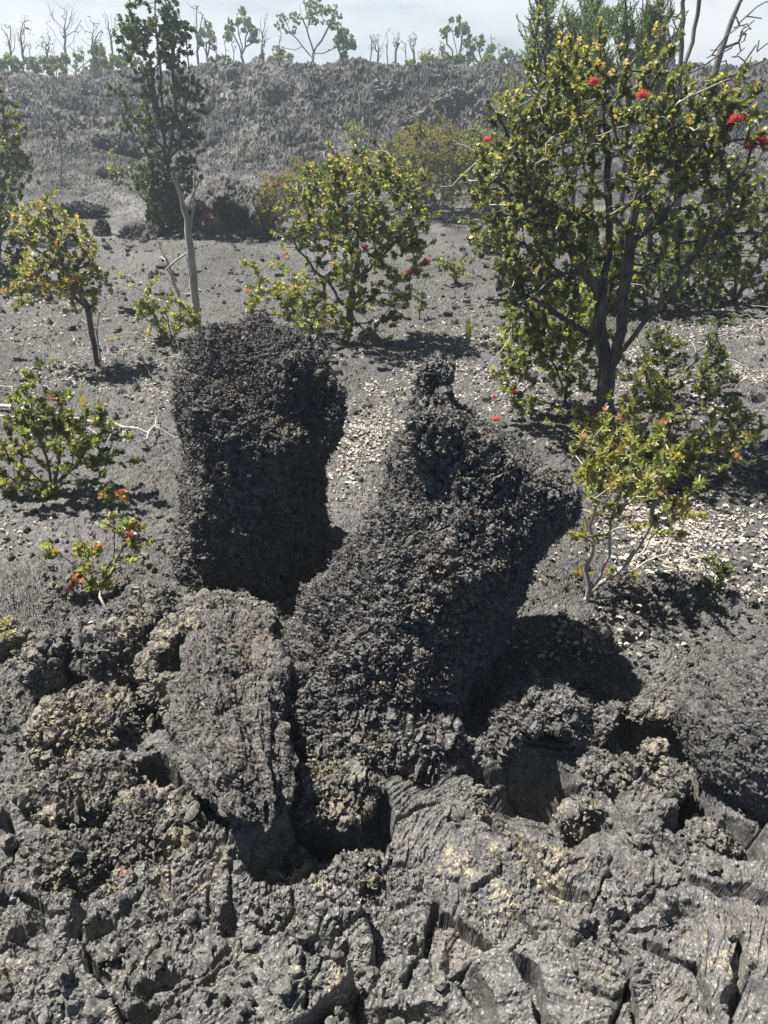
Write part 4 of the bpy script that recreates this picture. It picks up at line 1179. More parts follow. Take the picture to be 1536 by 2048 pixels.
# upright needle-leaved trees behind it
for i, (px, top, wd, lab) in enumerate(((1090, 0, 34, "slim spire of upright sprigs left behind the right tree's top"), (1150, 20, 34, "shorter bushy spire of sprigs second from the left behind the right tree"),
                                       (1185, 10, 26, "narrow spire of sprigs third from the left behind the right tree"), (1250, -30, 60, "broad pale green sprig crown in the middle behind the right tree's top"), (1310, 5, 30, "thin sprig spire next to the dead snag behind the right tree"))):
    Y = 8.6 + 0.5 * (i % 3); rt = np.array([at(px, 420, Y)[0], Y, 0.0]); rt[2] = gz(rt[0], rt[1])
    plant("spire_tree", lab, "tree", None, [[(None, None), (px, 300), (px + 4, 150), (px, top)], [(px, 250), (px - wd * .8, 110), (px - wd * .9, 40)], [(px, 240), (px + wd * .8, 100), (px + wd * .9, 30)]],
          [(px, top + 40, wd * .45, 60, 0, .22, 70), (px - wd * .7, 80, wd * .35, 60, 0, .2, 50), (px + wd * .7, 70, wd * .35, 60, 0, .2, 50), (px, 170, wd, 70, 0, .3, 80)],
          72 + i, root=rt, r_base=0.03, r_tip=0.003, step=0.10, per=18, size=0.05, tmpl=LEAF_NEEDLE, pal=((0.11, 0.155, 0.08), (0.15, 0.20, 0.10)), wts=(1, 1), spread=(0.15, 0.7), stemlen=0.16, up=1.0, group="sprig spires behind the right tree", reach=1.0)
# bare dead tree top right
ENDW[0] = 45
rt = np.array([at(1370, 400, 9.5)[0], 9.5, 0.0]); rt[2] = gz(rt[0], rt[1])
plant("dead_tree", "big bare dead tree with crooked limbs at the top right corner", "dead tree", None,
      [[(None, None), (1350, 300), (1360, 160), (1364, 60), (1372, -50)], [(1360, 150), (1384, 90, .1), (1394, 30, .1), (1396, -40, .1)], [(1352, 290), (1420, 190, .2), (1440, 110, .2), (1462, 40, .2), (1500, -30, .2)],
       ],
      [(1470, 90, 55, 45, 0, .4, 46), (1510, 60, 30, 50, 0, .4, 22), (1420, 140, 40, 30, 0, .3, 14), (1510, 150, 35, 20, 0, .3, 14), (1335, 60, 20, 30, 0, .3, 6)], 80, root=rt, r_base=0.085, r_tip=0.006, step=0.12, leaf=False, bark=M_SNAG, sides=7, expo=0.9, wob=.08)

ENDW[0] = 0.6
# --- middle bush
plant("ohia_bush", "rounded yellow green bush with red flowers behind the two pillars", "bush", (690, 690),
      [[(None, None), (705, 600), (715, 500), (720, 400)], [(700, 620), (650, 560), (600, 500), (570, 460)], [(710, 560), (780, 500), (830, 430)], [(705, 610), (650, 590, -.1), (600, 560, -.1)], [(712, 520), (680, 430), (660, 360)]],
      [(720, 385, 110, 60, 0, .42, 200), (650, 410, 75, 65, 0, .36, 110), (790, 420, 80, 70, 0, .36, 130), (710, 475, 120, 70, -.05, .40, 150), (590, 480, 40, 40, 0, .2, 22), (820, 500, 40, 60, 0, .2, 35),
       (760, 560, 70, 60, 0, .3, 70), (660, 650, 70, 40, 0, .25, 60), (760, 650, 60, 35, 0, .2, 25), (690, 590, 60, 60, .15, .2, 45)],
      91, twigs=25, r_base=0.030, per=12, size=0.036, step=0.08, pal=(GREEN, YEL, LIME, DEEP, TAN), wts=(5, 4, 2, 3, .4),
      flowers=[(821, 549, -.1, 1.4), (855, 524, 0, 1.0), (727, 495, -.42, .7), (783, 626, -.1, .9)])
plant("shrub", "low straggling shrub with yellow and orange leaves at the left of the middle bush", "shrub", (630, 670),
      [[(None, None), (590, 620), (540, 580)], [(625, 660), (610, 600), (580, 560)], [(625, 660), (560, 630), (500, 620)]],
      [(560, 570, 65, 40, 0, .18, 50), (610, 610, 60, 45, 0, .18, 60), (520, 610, 35, 25, 0, .12, 16), (640, 580, 35, 35, 0, .12, 20)],
      92, r_base=0.012, per=11, size=0.036, pal=(LIME, YEL, GREEN, ORANGE), wts=(4, 4, 2, 1))
plant("sapling", "short dark twig sapling right of the middle bush", "sapling", (838, 640), [[(None, None), (842, 600), (845, 575)]], [(840, 600, 12, 25, 0, .06, 9)], 93, r_base=0.006, per=9, size=0.036, pal=(DEEP, GREEN), wts=(3, 1))
plant("seedling", "small pink tipped plant on the open path beyond the middle bush", "seedling", (910, 570), [[(None, None), (905, 540), (895, 525)], [(910, 560), (925, 530)]], [(895, 530, 20, 14, 0, .08, 9), (920, 530, 20, 14, 0, .08, 8), (910, 555, 10, 12, 0, .05, 4)], 94, r_base=0.006, per=10, size=0.042, pal=(GREEN, LIME, PINK), wts=(3, 2, 1))
# scrub behind
SCR = dict(per=10, size=0.05, tmpl=LEAF_LONG, step=0.14, r_tip=0.004, bark=M_GREYBARK, stemlen=0.10)
plant("scrub_bush", "feathery olive brown scrub bush behind the middle bush on its right", "bush", (875, 425), [[(None, None), (860, 360), (850, 300)], [(875, 415), (900, 350), (910, 290)], [(870, 415), (820, 370), (800, 320)]],
      [(850, 310, 70, 55, 0, .8, 420), (880, 360, 60, 50, 0, .6, 260), (800, 330, 50, 50, 0, .5, 170), (910, 300, 45, 40, .3, .5, 160)], 95, r_base=0.02, pal=(OLIVE, (0.22, 0.19, 0.07), (0.17, 0.20, 0.08)), wts=(3, 2, 2), **SCR)
plant("scrub_bush", "low olive scrub with orange sprays left behind the middle bush", "bush", (545, 465), [[(None, None), (550, 420), (560, 380)], [(545, 455), (590, 410), (620, 370)], [(545, 455), (520, 430)]],
      [(560, 400, 45, 40, 0, .5, 190), (610, 380, 50, 45, .2, .5, 170), (530, 430, 25, 25, 0, .3, 40)], 96, r_base=0.016, pal=(OLIVE, (0.27, 0.18, 0.06), (0.18, 0.22, 0.08)), wts=(3, 1.5, 2), **SCR)
plant("scrub_bush", "green scrub bush against the slope just left of the right tree", "bush", (960, 420), [[(None, None), (960, 350), (955, 280)], [(960, 410), (1000, 330), (1010, 250)]],
      [(955, 300, 30, 60, 0, .5, 150), (1005, 270, 35, 80, .3, .6, 220), (1030, 200, 25, 40, .4, .4, 50), (960, 390, 30, 40, 0, .4, 60)], 97, r_base=0.02, pal=((0.15, 0.20, 0.06), GREEN, (0.20, 0.23, 0.09)), wts=(2, 2, 1), **SCR)
plant("scrub_bush", "wispy grey green shrub topping the middle bush from behind", "bush", (715, 430), [[(None, None), (712, 350), (708, 270)], [(714, 400), (690, 310)], [(714, 380), (735, 300)]],
      [(710, 290, 30, 35, 0, .3, 40), (740, 330, 40, 40, 0, .4, 50), (690, 330, 30, 30, 0, .3, 20)], 98, r_base=0.014, pal=(GREY, GREEN), wts=(2, 1), bare=0.2, **SCR)
def bare_sapling(label, px, py, top, lean, seed, rb=0.012, mat=None, n=14, sp=30):
    plant("bare_sapling", label, "dead sapling", (px, py), [[(None, None), (px + lean * .5, (py + top) / 2), (px + lean, top)]],
          [(px + lean * .8, top + (py - top) * .3, sp, (py - top) * .3, 0, .25, n)], seed, leaf=False, r_base=rb, r_tip=0.003, step=0.12, bark=mat or M_DEAD, group="bare saplings on the slope")
bare_sapling("thin pale leafless sapling on the slope above the middle bush", 738, 310, 175, 4, 101, sp=14)
bare_sapling("thin grey leafless sapling alone on the left of the slope", 126, 378, 190, -12, 102, mat=M_SNAG, sp=16)
bare_sapling("short dark leafless sapling on the slope at centre", 508, 262, 205, 2, 103, mat=M_SNAG, sp=16, n=10)
bare_sapling("very thin pale stick sapling beside the right tree's left side", 888, 262, 210, 2, 104, sp=6, n=5)
bare_sapling("pale branching dead shrub in the scrub right of the middle bush", 878, 430, 370, 14, 105, sp=26, n=16)
bare_sapling("pale twiggy dead sapling at the back of the middle bush", 650, 330, 280, -4, 106, sp=22, n=10)

# --- tall dark tree on the slope
g0 = gp(338, 480)
plant("tall_tree", "tall slender dark green tree on the slope at upper left", "tree", None,
      [[(None, None), (335, 380), (330, 250), (318, 100), (300, -60)], [(335, 350), (318, 230), (300, 120), (268, 50)], [(336, 340), (350, 220), (345, 80), (330, -40)], [(338, 330), (368, 250), (380, 160), (370, 60)], [(330, 300), (295, 260), (290, 180)]],
      [(305, 10, 45, 60, 0, .5, 150), (300, 90, 60, 50, 0, .5, 130), (355, 100, 30, 70, 0, .5, 110), (265, 70, 30, 30, 0, .3, 40), (340, 200, 65, 50, 0, .6, 110), (270, 180, 40, 40, 0, .4, 60), (375, 230, 30, 60, 0, .4, 70),
       (290, 250, 45, 40, 0, .4, 60), (300, 330, 55, 40, 0, .5, 90), (330, 380, 50, 40, 0, .5, 110), (370, 290, 25, 40, 0, .3, 30), (325, 425, 42, 40, .1, .45, 130), (370, 350, 28, 40, 0, .3, 50), (345, 460, 40, 25, 0, .4, 80), (310, 375, 50, 30, 0, .4, 70)],
      111, root=np.array([at(338, 470, g0[1] + 0.5)[0], g0[1] + 0.5, g0[2] + 0.1]), r_base=0.05, r_tip=0.004, step=0.13, per=12, size=0.048, pal=((0.055, 0.08, 0.05), (0.08, 0.11, 0.06), (0.13, 0.16, 0.075)), wts=(4, 3, 1), expo=0.45)
plant("shrub", "small golden green shrub at the tall tree's left foot", "shrub", (232, 368), [[(None, None), (232, 340), (230, 325)]], [(230, 335, 14, 22, 0, .2, 26)], 112, r_base=0.012, per=11, size=0.06, step=.1, pal=(YEL, GREEN), wts=(1, 2))
# --- left edge trees
plant("shrub", "dark leafy bush cut off by the left edge of the photo, upper", "bush", (-20, 480), [[(None, None), (-15, 380), (-10, 280)], [(-20, 450), (10, 380), (20, 300)]],
      [(-10, 260, 50, 60, 0, .4, 120), (10, 310, 45, 60, 0, .4, 100), (-15, 400, 45, 60, 0, .4, 110), (-10, 180, 22, 30, 0, .3, 30)], 113, r_base=0.035, per=12, size=0.05, step=.1, pal=(DEEP, GREEN, YEL), wts=(4, 3, 2))
plant("shrub", "dark low bush under the upper left bush at the photo's edge", "bush", (0, 580), [[(None, None), (0, 500), (0, 440)], [(0, 560), (40, 500)]],
      [(0, 480, 40, 60, 0, .3, 100), (30, 540, 35, 35, 0, .25, 50), (0, 420, 30, 30, 0, .2, 30)], 114, r_base=0.016, per=11, size=0.044, pal=(DEEP, (0.03, 0.045, 0.02), GREEN), wts=(4, 3, 1))
plant("ohia_sapling", "small leaning tree with yellow and orange leaves on the left flat", "tree", (195, 735),
      [[(None, None), (186, 670), (172, 610), (150, 540), (120, 460), (95, 400)], [(172, 615), (120, 580), (70, 570)], [(150, 540), (175, 490), (190, 450)], [(140, 510), (90, 470), (60, 440)]],
      [(90, 410, 30, 25, 0, .15, 22), (130, 460, 60, 40, 0, .25, 55), (70, 440, 40, 25, 0, .15, 26), (150, 530, 60, 45, 0, .25, 65), (80, 520, 45, 40, 0, .2, 40), (165, 575, 45, 30, 0, .2, 45), (55, 570, 40, 20, 0, .15, 24)],
      115, r_base=0.019, per=11, size=0.033, step=.07, pal=(YEL, GREEN, ORANGE, TAN, LIME), wts=(5, 4, .6, 1.2, 1))
plant("bare_twigs", "little bare twig sapling against the left tree's trunk", "dead sapling", (202, 728), [[(None, None), (192, 660), (205, 630), (218, 610)], [(192, 660), (165, 640), (140, 625)]], [(205, 630, 20, 20, 0, .08, 6), (150, 640, 20, 12, 0, .08, 5), (165, 665, 20, 8, 0, .06, 3)], 116, r_base=0.006, r_tip=0.002, leaf=False, bark=M_DEAD)
# --- forked dead tree
plant("dead_tree", "bare grey forked dead tree behind the left pillar", "dead tree", (395, 668),
      [[(None, None), (388, 580), (382, 500), (375, 440), (360, 395), (342, 345)], [(382, 460), (388, 420), (388, 380), (390, 345)], [(372, 425), (384, 390), (400, 358)], [(352, 370), (354, 345)], [(383, 500), (350, 525), (330, 540)]],
      [], 117, r_base=0.032, r_tip=0.008, step=0.07, leaf=False, bark=M_DEAD, sides=9, wob=.07, expo=0.7)
plant("dead_tree", "thin broken leaning stick with side twigs left of the forked dead tree", "dead tree", (368, 640),
      [[(None, None), (350, 570), (325, 505), (298, 455), (272, 415)], [(338, 545), (347, 520), (345, 495)], [(320, 500), (324, 485)]], [(335, 520, 25, 20, 0, .1, 5)], 118, r_base=0.014, r_tip=0.003, step=0.07, leaf=False, bark=M_DEAD)
plant("shrub", "compact bright green shrub at the foot of the forked dead tree", "shrub", (345, 690),
      [[(None, None), (335, 640), (325, 605)], [(345, 680), (365, 640), (380, 620)], [(340, 680), (320, 650), (300, 620)]],
      [(325, 610, 38, 26, 0, .15, 40), (340, 650, 40, 30, 0, .15, 36), (285, 612, 12, 10, 0, .04, 5), (385, 630, 16, 22, 0, .06, 11)], 119, r_base=0.010, per=11, size=0.042, pal=(LIME, GREEN, YEL), wts=(4, 4, 2), tmpl=LEAF_LONG)
# --- left shrubs
plant("shrub", "round leaved green shrub with red young leaves at the left edge, mid height", "shrub", (110, 990),
      [[(None, None), (90, 920), (70, 850), (60, 800)], [(110, 980), (120, 900), (125, 830)], [(110, 980), (170, 910), (205, 860)], [(110, 980), (60, 940), (25, 900)]],
      [(60, 820, 30, 40, 0, .1, 18), (120, 850, 45, 45, 0, .15, 36), (190, 865, 40, 40, 0, .14, 30), (110, 920, 80, 50, 0, .18, 48), (35, 870, 30, 40, 0, .12, 18), (20, 960, 30, 25, 0, .08, 14), (60, 975, 40, 20, 0, .1, 10), (215, 910, 18, 14, 0, .05, 5)],
      121, r_base=0.010, per=12, size=0.031, tmpl=LEAF_ROUND, pal=(GREEN, LIME, DEEP, YEL), wts=(5, 3, 3, 2), flowers=[])
plant("seedling", "sprig with coral red young leaves beside the round leaved left shrub", "seedling", (40, 985), [[(None, None), (30, 930), (20, 905)], [(35, 950), (50, 900), (52, 890)]], [(20, 908, 12, 8, 0, .03, 3), (48, 890, 12, 8, 0, .03, 3), (115, 800, 14, 12, 0, .03, 3)], 122, r_base=0.004, r_tip=0.0015, per=8, size=0.03, pal=(ORANGE, (0.42, 0.09, 0.05)), wts=(1, 1))
plant("seedling", "upright reddish sprig right below the round leaved left shrub", "seedling", (225, 1075), [[(None, None), (222, 1020), (215, 975)], [(225, 1050), (240, 1000)]], [(215, 990, 16, 22, 0, .05, 7), (240, 985, 10, 8, 0, .03, 2)], 123, r_base=0.005, r_tip=0.002, per=9, size=0.028, pal=(DEEP, GREEN, ORANGE), wts=(3, 2, 2))
plant("young_shrub", "small young plant with yellow and coral leaves left of the left pillar", "young plant", (195, 1195),
      [[(None, None), (180, 1130), (175, 1090)], [(195, 1185), (150, 1130), (115, 1105)], [(195, 1190), (220, 1120), (235, 1060), (225, 1030)], [(197, 1185), (235, 1120), (265, 1075), (272, 1050)], [(197, 1185), (150, 1160)]],
      [(105, 1100, 22, 14, 0, .04, 6), (180, 1110, 26, 28, 0, .05, 9), (200, 1160, 32, 18, 0, .06, 8), (265, 1060, 30, 20, 0, .05, 9), (275, 1085, 25, 10, 0, .04, 4), (220, 1040, 10, 12, 0, .03, 2), (150, 1160, 16, 10, 0, .03, 3), (255, 1120, 8, 6, 0, .02, 1)],
      124, r_base=0.005, r_tip=0.002, step=0.04, per=10, size=0.026, tmpl=LEAF_ROUND, pal=(YEL, LIME, (0.40, 0.19, 0.12), TAN), wts=(5, 4, 1.2, .6))
plant("shrub", "yellow leaved low plant at the far left under the leaning sapling", "shrub", (60, 605), [[(None, None), (50, 580)], [(60, 600), (75, 575)]], [(40, 570, 18, 14, 0, .1, 9), (75, 572, 25, 14, 0, .1, 10)], 125, r_base=0.006, per=9, size=0.042, pal=(YEL, TAN, ORANGE), wts=(3, 2, 1))

# --- ferns
def fern(label, px, py, h_px, n, seed, pal=(LIME, YEL), wid=0.5, name="fern"):
    r = np.random.default_rng(seed); g = gp(px, py); H = h_px * mpp(g[1], g[2]) * 1.05
    Vs, Q, T, C, off = [], [], [], [], 0
    for k in range(n):
        a = r.uniform(0, 6.28); ln = H * r.uniform(0.7, 1.05); lean = r.uniform(0.1, wid)
        m = 12
        for j in range(m):
            for sd in (-1, 1):
                s0 = (j + 1) / m
                p = np.array([math.cos(a) * lean * s0 ** 1.4 * ln, math.sin(a) * lean * s0 ** 1.4 * ln, s0 * ln * (1 - 0.15 * s0)])
                w_ = ln * 0.16 * (1.05 - s0) ** 0.6 + 0.004
                sdv = np.array([-math.sin(a), math.cos(a), 0.15]) * sd
                up = np.array([math.cos(a) * lean, math.sin(a) * lean, 1.0]) * ln / m * 0.75
                Vs += [p, p + sdv * w_ + up * 0.5, p + sdv * w_ * 0.9 + up * 0.9, p + up * 0.8]
                Q.append([off, off + 1, off + 2, off + 3]); off += 4
                C += [np.array(pal[k % len(pal)]) * r.uniform(0.8, 1.2)] * 4
    o = empty(name, tuple(g)); tag(o, label, "fern", "small upright ferns")
    link("frond", mesh_np("frond", np.array(Vs), [np.array(Q)], M_LEAF, color=np.array(C)), o)
fern("upright yellow green fern on the bare ground between middle bush and right tree", 937, 675, 42, 7, 1, wid=0.25)
fern("spreading pale fern close to the right tree's lower leaves", 1022, 668, 48, 9, 2, wid=0.6, pal=(OLIVE, YEL))
fern("narrow golden fern behind the left round leaved shrub", 172, 830, 52, 5, 3, wid=0.2, pal=(YEL, TAN))
fern("tiny bright fern tuft on the lava left of the forked dead tree", 243, 560, 22, 6, 4, wid=0.6)

# --- trees along the ridge
def ridge_tree(i, px, base, top, kind, lab, wd=30, Y=None):
    r = np.random.default_rng(300 + i)
    Y = Y or r.uniform(25.5, 30)
    rt = np.array([at(px, base, Y)[0], Y, 0.0]); rt[2] = gz(rt[0], rt[1])
    h = base - top
    if kind == 'dead':
        st = [[(None, None), (px + r.uniform(-4, 4), base - h * .45), (px + r.uniform(-6, 6), top)]]
        for k in range(int(3 + wd / 6)):
            f = r.uniform(0.25, 0.75); sx = r.choice([-1, 1]) * r.uniform(.4, 1) * wd
            st.append([(px, base - h * f), (px + sx * .6, base - h * (f + .12)), (px + sx, base - h * min(1, f + r.uniform(.25, .45)))])
        plant("dead_tree", lab, "dead tree", None, st, [(px, base - h * .72, wd, h * .28, 0, .5, int(26 + wd * 1.6))], 400 + i, root=rt, leaf=False, r_base=0.036, r_tip=0.0045, step=0.22, bark=M_SNAG, group="trees along the ridge", wob=.1, expo=.6, reach=1.0)
    else:
        st = [[(None, None), (px, base - h * .35), (px - wd * .2, base - h * .7), (px - wd * .3, top + h * .1)], [(px, base - h * .2), (px + wd * .4, base - h * .6), (px + wd * .5, top + h * .2)], [(px, base - h * .15), (px - wd * .5, base - h * .5), (px - wd * .7, base - h * .75)]]
        bl = []
        for k in range(24):
            a_ = r.uniform(-1, 1); bl.append((px + a_ * wd * .9, top + h * (r.uniform(.04, .3) + .32 * abs(a_) ** 1.5 + (.25 * r.random() if k % 3 == 0 else 0)), wd * r.uniform(.12, .2), h * r.uniform(.03, .06), r.uniform(-.6, .6), .25, 14 if kind == 'leafy' else 7))
        plant("ridge_tree", lab, "tree", None, st, bl, 400 + i, root=rt, r_base=0.045, r_tip=0.004, step=0.22, per=9, size=0.065, pal=((0.10, 0.13, 0.08), (0.13, 0.16, 0.095)), wts=(1, 1), bark=M_SNAG, group="trees along the ridge", expo=.5, reach=1.0)
RT = [(22, 145, 52, 'dead', 8, "short dead pole tree furthest left on the ridge"), (45, 140, 28, 'dead', 12, "spindly dead tree second from the left on the ridge"),
      (127, 135, 6, 'dead', 36, "broad many limbed dead tree on the ridge left of the tall tree"), (185, 132, 36, 'dead', 22, "feathery faint dead tree on the ridge, between the broad one and the tall tree"),
      (90, 128, 70, 'dead', 14, "low forked dead tree on the ridge just left of the broad one"), (222, 132, 26, 'dead', 15, "dead tree on the ridge hugging the tall tree's left side"),
      (396, 130, 12, 'dead', 14, "thin dead tree on the ridge right of the tall tree"), (414, 135, 38, 'sparse', 18, "narrow half dead tree on the ridge right of the tall tree"),
      (484, 132, 14, 'leafy', 34, "leafy ridge tree left of the big spreading one"), (527, 132, 30, 'dead', 9, "dead pole with short stubs between the two leafy ridge trees"),
      (625, 138, -6, 'leafy', 84, "big spreading leafy tree on the ridge at top centre"), (690, 140, 50, 'leafy', 26, "small leafy tree at the right side of the big spreading ridge tree"),
      (757, 138, 68, 'dead', 16, "stout dead tree alone on the ridge right of centre"), (792, 132, 62, 'dead', 9, "thin dead tree on the ridge right of the stout one"),
      (826, 130, 68, 'dead', 8, "dead pole on the ridge near the round topped tree"), (912, 146, 28, 'leafy', 34, "round topped leafy tree on the ridge left of the right tree"),
      (962, 148, 66, 'sparse', 30, "twiggy thin crowned tree on the ridge beside the round topped one"), (1018, 148, 92, 'sparse', 22, "small twiggy tree on the ridge at the right tree's edge"),
      (845, 140, 95, 'dead', 14, "low twiggy dead tree between pole and round topped tree on the ridge")]
for i, (px, b, t, k, w_, lab) in enumerate(RT): ridge_tree(i, px, b, t, k, lab, w_)
for i, (px, py, w_, h_, lab) in enumerate(((20, 150, 22, 24, "scraggly bush on the ridge at the very left edge"), (700, 142, 30, 16, "low bush on the ridge right of the big spreading tree"), (985, 150, 34, 20, "low leafy bush on the ridge beside the right tree's left flank"), (205, 148, 18, 30, "upright bush on the ridge between broad dead tree and tall tree"), (150, 150, 50, 22, "low green bush on the ridge below the broad dead tree"), (75, 150, 30, 16, "low green bush on the ridge near the left edge"), (855, 140, 40, 14, "low leafy bush on the ridge left of the round topped tree"),
                                         (560, 140, 40, 22, "low leafy bush on the ridge under the big spreading tree"), (440, 140, 30, 14, "low bush on the ridge right of the tall tree"), (905, 142, 26, 14, "low leafy bush at the foot of the round topped ridge tree"), (255, 140, 40, 18, "low bush on the ridge behind the tall tree"))):
    Y = 26.0 + 0.3 * i; rt = np.array([at(px, py, Y)[0], Y, 0.0]); rt[2] = gz(rt[0], rt[1])
    plant("ridge_bush", lab, "bush", None, [[(None, None), (px, py - h_ * .8)], [(px, py - 3), (px + w_ * .5, py - h_)], [(px, py - 3), (px - w_ * .5, py - h_)]], [(px, py - h_ * .7, w_, h_, 0, .9, 90)], 350 + i, root=rt, r_base=0.02, r_tip=0.008, step=.25, per=9, size=0.12, pal=((0.11, 0.14, 0.07), (0.15, 0.18, 0.08)), wts=(1, 1), bark=M_SNAG, group="low bushes along the ridge")
r_ = np.random.default_rng(55)
for i in range(26):
    px = [10, 60, 75, 108, 150, 165, 205, 245, 260, 430, 450, 465, 505, 545, 560, 720, 740, 775, 810, 860, 880, 935, 945, 985, 1000, 1035][i]
    Y = r_.uniform(33, 42); top = r_.uniform(55, 115)
    rt = np.array([at(px, 140, Y)[0], Y, 0.0]); rt[2] = gz(rt[0], rt[1])
    plant("dead_sapling", "thin faint dead sapling among many far back on the ridge", "dead tree", None, [[(None, None), (px + 2, 120), (px + r_.uniform(-4, 4), top)]], [(px, top + 20, 12, 22, 0, .4, 22)], 600 + i, root=rt, leaf=False, r_base=0.026, r_tip=0.005, step=.3, bark=M_SNAG, group="faint dead saplings far back on the ridge", reach=1.0)

# ------------------------------------------------------------------ ground cover and fallen wood
def LITTER_KEEP(x, y):
    return float(np.clip(0.35 + 1.9 * pn2(np.array([x * 2.0]), np.array([y * 2.0]), 95)[0] + 0.9 * pn2(np.array([x * 7]), np.array([y * 7]), 96)[0], 0.04, 1))
def litter():
    r = np.random.default_rng(77)
    pts = []
    def zone(cx, cy, rx, ry, n):
        n = int(n * 2.3); g = r.normal(0, 0.55, (n, 2)) * [rx, ry]
        for a in g:
            px, py = cx + a[0], cy + a[1]
            if py < 455 or py > 1420: continue
            d = ray(px, py); t = -CZ / d[2]
            if r.random() < LITTER_KEEP(d[0] * t, d[1] * t): pts.append((d[0] * t, d[1] * t))
    zone(1380, 760, 260, 140, 6500); zone(1300, 1100, 300, 90, 3000); zone(800, 830, 170, 110, 4800); zone(1420, 980, 200, 120, 1500); zone(900, 660, 200, 90, 1100)
    zone(90, 600, 180, 80, 2500); zone(230, 760, 220, 60, 1800); zone(1500, 640, 80, 60, 500); zone(60, 1080, 120, 80, 90); zone(1050, 720, 130, 100, 2600); zone(700, 720, 200, 40, 450); zone(1150, 1280, 200, 60, 160); zone(720, 900, 60, 90, 350)
    P = np.array(pts); n = len(P)
    z = ground_z(P[:, 0], P[:, 1]) + 0.004
    tv, f3, f4 = LEAF_OHIA
    yaw = r.uniform(0, 6.28, n); ti = r.normal(0, 0.3, n); ro = r.normal(0, 0.35, n)
    X = np.stack([np.cos(yaw) * np.cos(ti), np.sin(yaw) * np.cos(ti), np.sin(ti)], 1)
    Yv = np.stack([-np.sin(yaw), np.cos(yaw), ro], 1); Yv /= np.linalg.norm(Yv, axis=1, keepdims=True); N = np.cross(X, Yv)
    S = 0.006 + 0.020 * r.random(n) ** 1.8
    V = np.stack([P[:, 0], P[:, 1], z], 1)[:, None] + S[:, None, None] * (tv[None, :, 0:1] * X[:, None] + tv[None, :, 1:2] * Yv[:, None] + 1.6 * tv[None, :, 2:3] * N[:, None])
    pal = np.array([(0.42, 0.39, 0.34), (0.31, 0.28, 0.24), (0.50, 0.47, 0.42), (0.30, 0.21, 0.15), (0.20, 0.18, 0.16)])
    C = pal[r.choice(5, n, p=[.34, .29, .19, .03, .15])] * r.uniform(0.8, 1.2, (n, 1))
    off = (np.arange(n) * len(tv))[:, None, None]
    o = link("leaf_litter", mesh_np("leaf_litter", V.reshape(-1, 3), [(f3[None] + off).reshape(-1, 3), (f4[None] + off).reshape(-1, 4)], M_LITTER, color=np.repeat(C, len(tv), 0)))
    tag(o, "pale dry leaves strewn over the dark ground", "leaf litter", kind="stuff")
litter()

def pebbles():
    r = np.random.default_rng(88); n = 5200
    px = r.uniform(-60, 1600, n); py = 470 + 950 * r.random(n) ** 1.3
    d = np.stack([ray(a, b) for a, b in zip(px, py)]); t = -CZ / d[:, 2]
    x, y = d[:, 0] * t, d[:, 1] * t
    z = ground_z(x, y)
    v, f = ico(1); s = r.uniform(0.006, 0.018, n) * (0.6 + 0.9 * (r.random(n) < 0.15)) * np.clip(y / 3, 0.6, 2.2)
    V = v[None] * r.uniform(0.6, 1.4, (n, len(v), 1)) * s[:, None, None] * r.uniform(.6, 1.2, (n, 1, 3)) + np.stack([x, y, z + s * 0.25], 1)[:, None]
    F = f[None] + (np.arange(n) * len(v))[:, None, None]
    o = link("gravel", mesh_np("gravel", V.reshape(-1, 3), [F.reshape(-1, 3)], M_GRAVEL, smooth=False, attrs={"crust": np.zeros(n * len(v))}))
    tag(o, "loose dark cinder gravel on the lava flat", "gravel", kind="stuff")
pebbles()

def rubble():
    """loose angular clinker lying in drifts over the near crust"""
    r = np.random.default_rng(99)
    n = 11000
    x = r.uniform(-1.3, 1.3, n); y = r.uniform(0.5, 2.9, n)
    keep = r.random(n) < np.clip(0.15 + 1.3 * pn2(x * 3.1, y * 3.1, 97) + 0.6 * pn2(x * 9, y * 9, 98) + 0.25 * (x < -0.1) - 0.25 * (x > 0), 0.02, 1)
    x, y = x[keep], y[keep]; n = len(x)
    z = ground_z(x, y)
    s = 0.0035 + 0.018 * r.random(n) ** 3.5
    Vs, Fs, off = [], [], 0
    for big in (False, True):
        m = (s > 0.009) == big
        v, f = ico(2 if big else 1); k = int(m.sum())
        d = r.uniform(0.45, 1.45, (k, len(v), 1))
        if big: d = 0.8 + 0.55 * pn3((v[None] * 2.2 + r.uniform(0, 90, (k, 1, 3))).reshape(-1, 3), 5).reshape(k, -1, 1) + r.uniform(-0.16, 0.16, (k, len(v), 1))
        V = v[None] * d * s[m][:, None, None] * r.uniform(.6, 1.3, (k, 1, 3)) + np.stack([x[m], y[m], z[m] + s[m] * 0.35], 1)[:, None]
        Vs.append(V.reshape(-1, 3)); Fs.append((f[None] + (np.arange(k) * len(v))[:, None, None]).reshape(-1, 3) + off); off += k * len(v)
    V = np.concatenate(Vs)
    cr = 0.8 * sst(0.1, 0.5, pn3(V * 3, 7))
    o = link("clinker_rubble", mesh_np("clinker_rubble", V, Fs, M_ROCK, smooth=False, attrs={"crust": cr}))
    tag(o, "loose jagged clinker rubble strewn over the near lava crust", "lava rubble", kind="stuff")
rubble()

